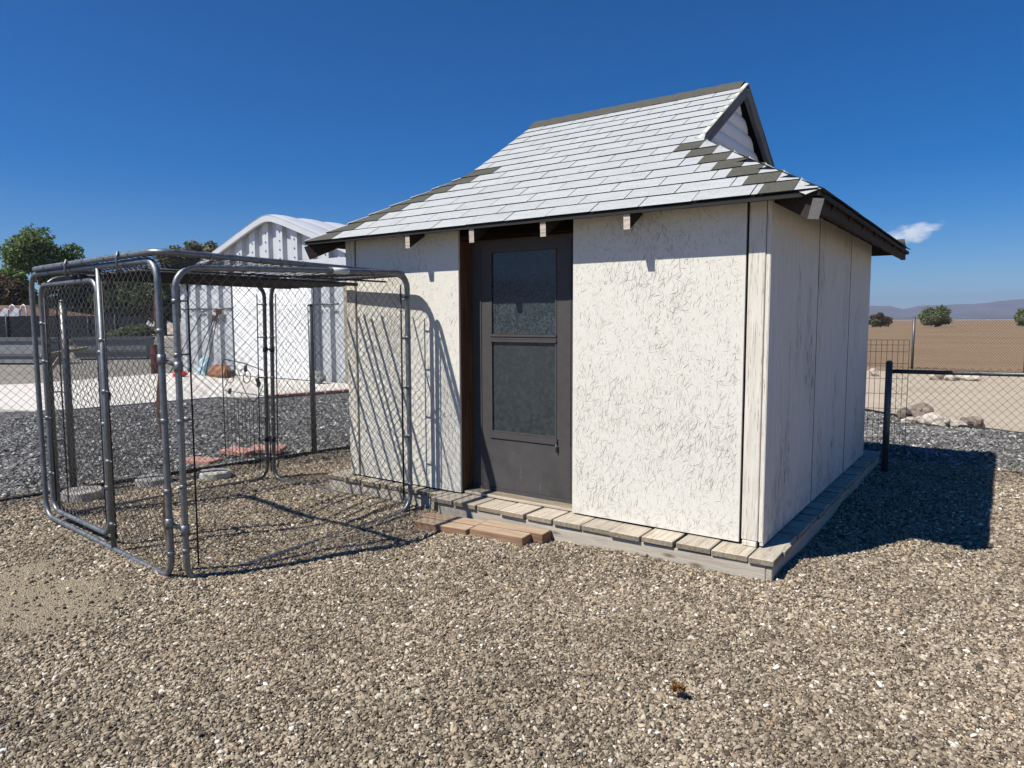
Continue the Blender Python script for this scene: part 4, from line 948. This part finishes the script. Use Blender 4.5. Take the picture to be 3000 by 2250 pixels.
def at(px, depth, z=0.):                                # ground point seen at a bearing
    d = fw+rr*((px-1500)/2051.4); d.z = 0; return Vector((CAMP.x, CAMP.y, z))+d*depth
# ------------------------------------------------------------------ far left: tanks, screen fence, house
def tank(label, p0, p1, h, dep, mat):
    p0 = Vector(p0); p1 = Vector(p1); t = thing('stock_tank', label, 'tank', p0, 'long grey tanks on the lane'); ex = (p1-p0).normalized(); L = (p1-p0).length
    m = frame(p0, ex, ex.cross(Vector((0,0,1)))*-1)
    b = MB(); b.box(0, L, 0, .05, .12, h); b.box(0, L, dep-.05, dep, .12, h); b.box(0, .05, .051, dep-.051, .12, h); b.box(L-.05, L, .051, dep-.051, .12, h); b.box(0, L, 0, dep, .06, .119); b.build('tank_wall', mat, t, m)
    b = MB(); b.box(-.05, L+.05, -.06, .001-.002, h-.10, h+.03); b.box(-.05, L+.05, dep+.002, dep+.06, h-.10, h+.03); b.box(-.05, L+.05, -.05, -.003, .32, .42); b.build('rim', 'tank_dark', t, m)
    b = MB(); b.box(.2, .5, .1, dep-.1, -.02, .06); b.box(L-.5, L-.2, .1, dep-.1, -.02, .06); b.build('skid', 'tank_dark', t, m)
tank('long grey tank at the left picture edge behind the slab', (-33.6,4.6,0), (-28.9,7.2,0), 1.0, 1.1, 'grey_tank')
tank('long grey tank standing below the dark screen fence, right one', (-31.4,9.3,0), (-29.3,11.3,0), .95, 1.0, 'grey_tank')
sf = thing('screen_fence', 'dark navy privacy screen fence far behind the lane', 'fence', (-55, 14, 0))
s0 = Vector((-60,10.5,0)); s1 = Vector((-46.5,20.,0)); ns = 9
for k in range(ns):
    a = s0.lerp(s1, k/ns); c2 = s0.lerp(s1, (k+.985)/ns); MB().prism([a+Vector((0,0,.05)), c2+Vector((0,0,.05)), c2+Vector((0,0,2.05)), a+Vector((0,0,2.05))], (-.03,.04,0)).build('screen_panel', 'navy_screen', sf)
    MB().tube([a+Vector((.04,-.05,0)), a+Vector((.04,-.05,2.15))], .04, 6).build('fence_post', 'tank_dark', sf)
house = thing('house', 'low house with brown shingle roof behind the dark screen fence', 'house', (-66, 14, 0))
hx = frame((-70, 12.0, 0), (s1-s0).normalized(), (-.55,.83,0))
b = MB(); b.box(-8, 11.5, 0, 8, 0, 2.15); b.build('wall', 'stucco', house, hx)
b = MB(); rp = [(-8.6,-.6,2.15),(12.1,-.6,2.15),(12.1,8.6,2.15),(-8.6,8.6,2.15),(-5,4,3.05),(8.6,4,3.05)]
b.add(rp, [(0,1,5,4),(1,2,5),(2,3,4,5),(3,0,4),(3,2,1,0)]); b.build('roof', 'brown_roof', house, hx)
for k in range(3): b = MB(); b.box(-5+k*5.5, -3.4+k*5.5, -.05, -.01, .9, 1.9); w = b.build('window', 'white_enamel', house, hx); b = MB(); b.box(-4.9+k*5.5, -3.5+k*5.5, -.07, -.055, 1., 1.8); b.build('pane', 'navy_screen', w, hx)
ch = thing('pool_ladder', 'white curved pool ladder rails above the dark screen fence', 'pool ladder', tuple(at(58, 48.8)))
for px_ in (42, 74):
    c0 = at(px_, 48.8); a_ = Vector((.6, .45, 0)).normalized()
    MB().tube([c0+a_*u_k+Vector((0,0,z_k)) for u_k, z_k in ((0,0),(0,2.45),(.08,2.75),(.22,2.85),(.36,2.75),(.42,2.4),(.42,0))], .05, 6).build('rail', 'white_enamel', ch)
    MB().prism([c0+a_*u_k+Vector((0,0,z_k)) for u_k, z_k in ((-.75,1.95),(-.1,1.95),(-.05,2.55),(-.3,2.62),(-.5,2.4))], (.05,-.06,0)).build('tread', 'white_enamel', ch)
# crossed sticks seen through the gate
cs = thing('crossed_sticks', 'pale crossed sticks tied to the fence post behind the gate', 'sticks', (-6.05,-1.35,1.3))
board('stick', (-6.02,-1.62,1.30), (-6.0,-1.22,1.36), .03, .02, 'pine_stick', cs); board('stick', (-6.04,-1.52,1.18), (-5.99,-1.36,1.44), .03, .02, 'pine_stick', cs)

# ------------------------------------------------------------------ trees
def tree(name, label, cat, loc, H, rx, rz, zc, nleaf, leaf, mat, seed, nclump=26, trunk=.18, group=None, squash=1., shell=.55):
    rnd = np.random.default_rng(seed); loc = Vector(loc); t = thing(name, label, cat, loc, group)
    cl = []
    for i in range(nclump):
        d = rnd.normal(size=3); d /= np.linalg.norm(d); rad = rnd.uniform(.15, 1.)**.55
        c = np.array([d[0]*rx*rad*.8, d[1]*rx*rad*.8*squash, zc+d[2]*rz*rad*.8]); cl.append((c, rnd.uniform(.24, .42)*min(rx, rz*1.2)))
    b = MB(); b.tube([loc-loc, (rx*.03, 0, zc*.35), (-rx*.02, rx*.02, zc*.7), (0, 0, zc)], [trunk, trunk*.8, trunk*.6, trunk*.3], 8)
    for c, r in cl[:14]:
        s = Vector((0, 0, zc*rnd.uniform(.25, .75))); e = Vector(c); m = s.lerp(e, .5)+Vector((0,0,-.05*H)); b.tube([s, m, e], [trunk*.4, trunk*.25, trunk*.06], 5)
    b.build('trunk', 'bark', t, Matrix.Translation(loc))
    per = nleaf//nclump; V = []; F = []
    for c, r in cl:
        d = rnd.normal(size=(per, 3)); d /= np.linalg.norm(d, axis=1)[:, None]; P = c+d*(r*rnd.uniform(shell, 1.12, per)[:, None])*np.array([1.1, 1.1, .85])
        P[:, 2] = np.maximum(P[:, 2], .05)
        a = rnd.normal(size=(per, 3)); a /= np.linalg.norm(a, axis=1)[:, None]; bb_ = np.cross(a, rnd.normal(size=(per, 3))); bb_ /= np.linalg.norm(bb_, axis=1)[:, None]
        s = leaf*rnd.uniform(.6, 1.4, per)[:, None]
        q = np.stack([P-a*s, P+bb_*s*.45, P+a*s, P-bb_*s*.45], 1); k0 = len(V); V += q.reshape(-1, 3).tolist(); F += [(k0+4*i, k0+4*i+1, k0+4*i+2, k0+4*i+3) for i in range(per)]
    me = bpy.data.meshes.new('crown'); me.from_pydata(V, [], F); me.materials.append(M[mat]); mkobj('crown', me, t, Matrix.Translation(loc)); return t
G1 = 'trees beyond the yard on the left'
tree('tree', 'tall round green tree at the left, highest against the sky', 'tree', at(150, 82), 13, 3.9, 3.1, 9.0, 13000, .24, 'leaf_green', 1, 34, .35, G1)
tree('tree', 'low bushy green tree at the left picture edge', 'tree', at(45, 78), 8, 2.9, 2.6, 4.9, 9000, .26, 'leaf_green', 2, 22, .3, G1)
tree('tree', 'brownish tree low at the left picture edge', 'tree', at(5, 74), 6, 3.2, 2.6, 4.6, 7000, .24, 'leaf_brown', 3, 18, .3, G1)
for i, (px, dp, w, h, zc, m, lab) in enumerate(((215,86,4.2,3.4,3.9,'leaf_dark','dark tree behind the kennel gate, under the tall round tree'),(285,84,4.,3.,4.3,'leaf_dark','dark tree seen through the kennel mesh, middle one'),(360,88,4.,3.,4.4,'leaf_brown','brownish tree seen through the kennel mesh'),(430,86,4.2,2.9,4.6,'leaf_dark','dark tree seen through the mesh just left of the barn'),(490,92,4.4,3.4,5.1,'leaf_olive','olive tree showing above the kennel left of the barn'))):
    tree('tree', lab, 'tree', at(px, dp), 8, w, h, zc, 6500, .26, m, 20+i, 18, .3, G1)
tree('tree', 'sparse grey green tree right behind the barn roof', 'tree', at(590, 70), 9.5, 3.3, 1.7, 8.0, 7000, .17, 'leaf_grey', 31, 20, .22, G1, shell=.3)
tree('tree', 'sparse grey green tree left of the barn roof peak', 'tree', at(528, 72), 9, 2.1, 1.3, 7.7, 4200, .17, 'leaf_grey', 33, 14, .2, G1, shell=.3)
tree('bush', 'green bush on the lane left of the barn', 'bush', at(418, 44), 2, 1.9, .8, .85, 3500, .14, 'leaf_olive', 35, 16, .08)
G2 = 'trees at the far edge of the field'
tree('tree', 'round green tree at the field edge behind the fence post', 'tree', at(2733, 150), 5, 3.2, 2.3, 2.15, 9000, .22, 'leaf_olive', 41, 40, .25, G2)
tree('tree', 'green tree cut by the right picture edge', 'tree', at(3010, 150), 5, 3.6, 2.0, 1.9, 8000, .22, 'leaf_olive', 42, 36, .25, G2)
tree('tree', 'brownish tree at the field edge beside the shed wall', 'tree', at(2572, 150), 4, 2.2, 1.5, 1.6, 6000, .2, 'leaf_brown', 43, 28, .2, G2)
tree('bush', 'grey green bush at the field edge below the brownish tree', 'bush', at(2548, 148), 2.4, 1.5, .9, 1., 2500, .2, 'leaf_olive', 44, 12, .1)
tree('dry_weed', 'small rust brown dry weed lying on the gravel in front', 'weed', (.125, -1.664, .02), .05, .034, .016, .026, 260, .014, 'leaf_rust', 51, 8, .002)

# ------------------------------------------------------------------ hills
def hills(name, r0_, prof, depth, mat='sage_hills'):
    b = MB(); pxs = sorted(prof); cols = []; NR = 10
    for px in np.arange(pxs[0][0], pxs[-1][0]+1, 12):
        h = np.interp(px, [a for a, _ in pxs], [c for _, c in pxs]); base = at(px, r0_); d = (base-Vector((CAMP.x, CAMP.y, 0))).normalized(); col = []
        for k in range(NR+1):
            f = k/NR; s = math.sin(f*math.pi*.5)**1.5; nz = noise.fractal((px*.012, f*3., r0_*.001), .8, 2., 5)
            col.append(tuple(base+d*depth*f+Vector((0, 0, -3+h*s*(1+.10*nz*(1-f*.7))+h*.10*nz*math.sin(f*math.pi)))))
        col.append(tuple(base+d*depth*1.8+Vector((0,0,-20)))); cols.append(col)
    n = NR+2; b.add([v for c in cols for v in c], [((i)*n+k, (i+1)*n+k, (i+1)*n+k+1, i*n+k+1) for i in range(len(cols)-1) for k in range(n-1)], 0, True)
    return tag(b.build(name, mat), kind='structure')
hills('hills', 3800, [(2000,70),(2300,80),(2420,95),(2545,105),(2600,100),(2635,78),(2690,108),(2760,108),(2850,112),(2950,140),(3000,150),(3150,175),(3400,150),(3700,90)], 1500)

# ------------------------------------------------------------------ haze
hz = bpy.data.materials.new('air'); hz.use_nodes = True; hn = hz.node_tree.nodes; hn.clear()
pv = hn.new('ShaderNodeVolumePrincipled'); pv.inputs['Color'].default_value = (.52, .70, 1, 1); pv.inputs['Density'].default_value = 1.5e-4; pv.inputs['Anisotropy'].default_value = .2
ho = hn.new('ShaderNodeOutputMaterial'); hz.node_tree.links.new(pv.outputs[0], ho.inputs['Volume'])
b = MB(); b.box(-9500, 9500, -9500, 9500, -22, 260); me = bpy.data.meshes.new('haze'); me.from_pydata(b.v, [], b.f); me.materials.append(hz)
tag(mkobj('haze', me), 'thin blue air over the plain', 'haze', kind='stuff')
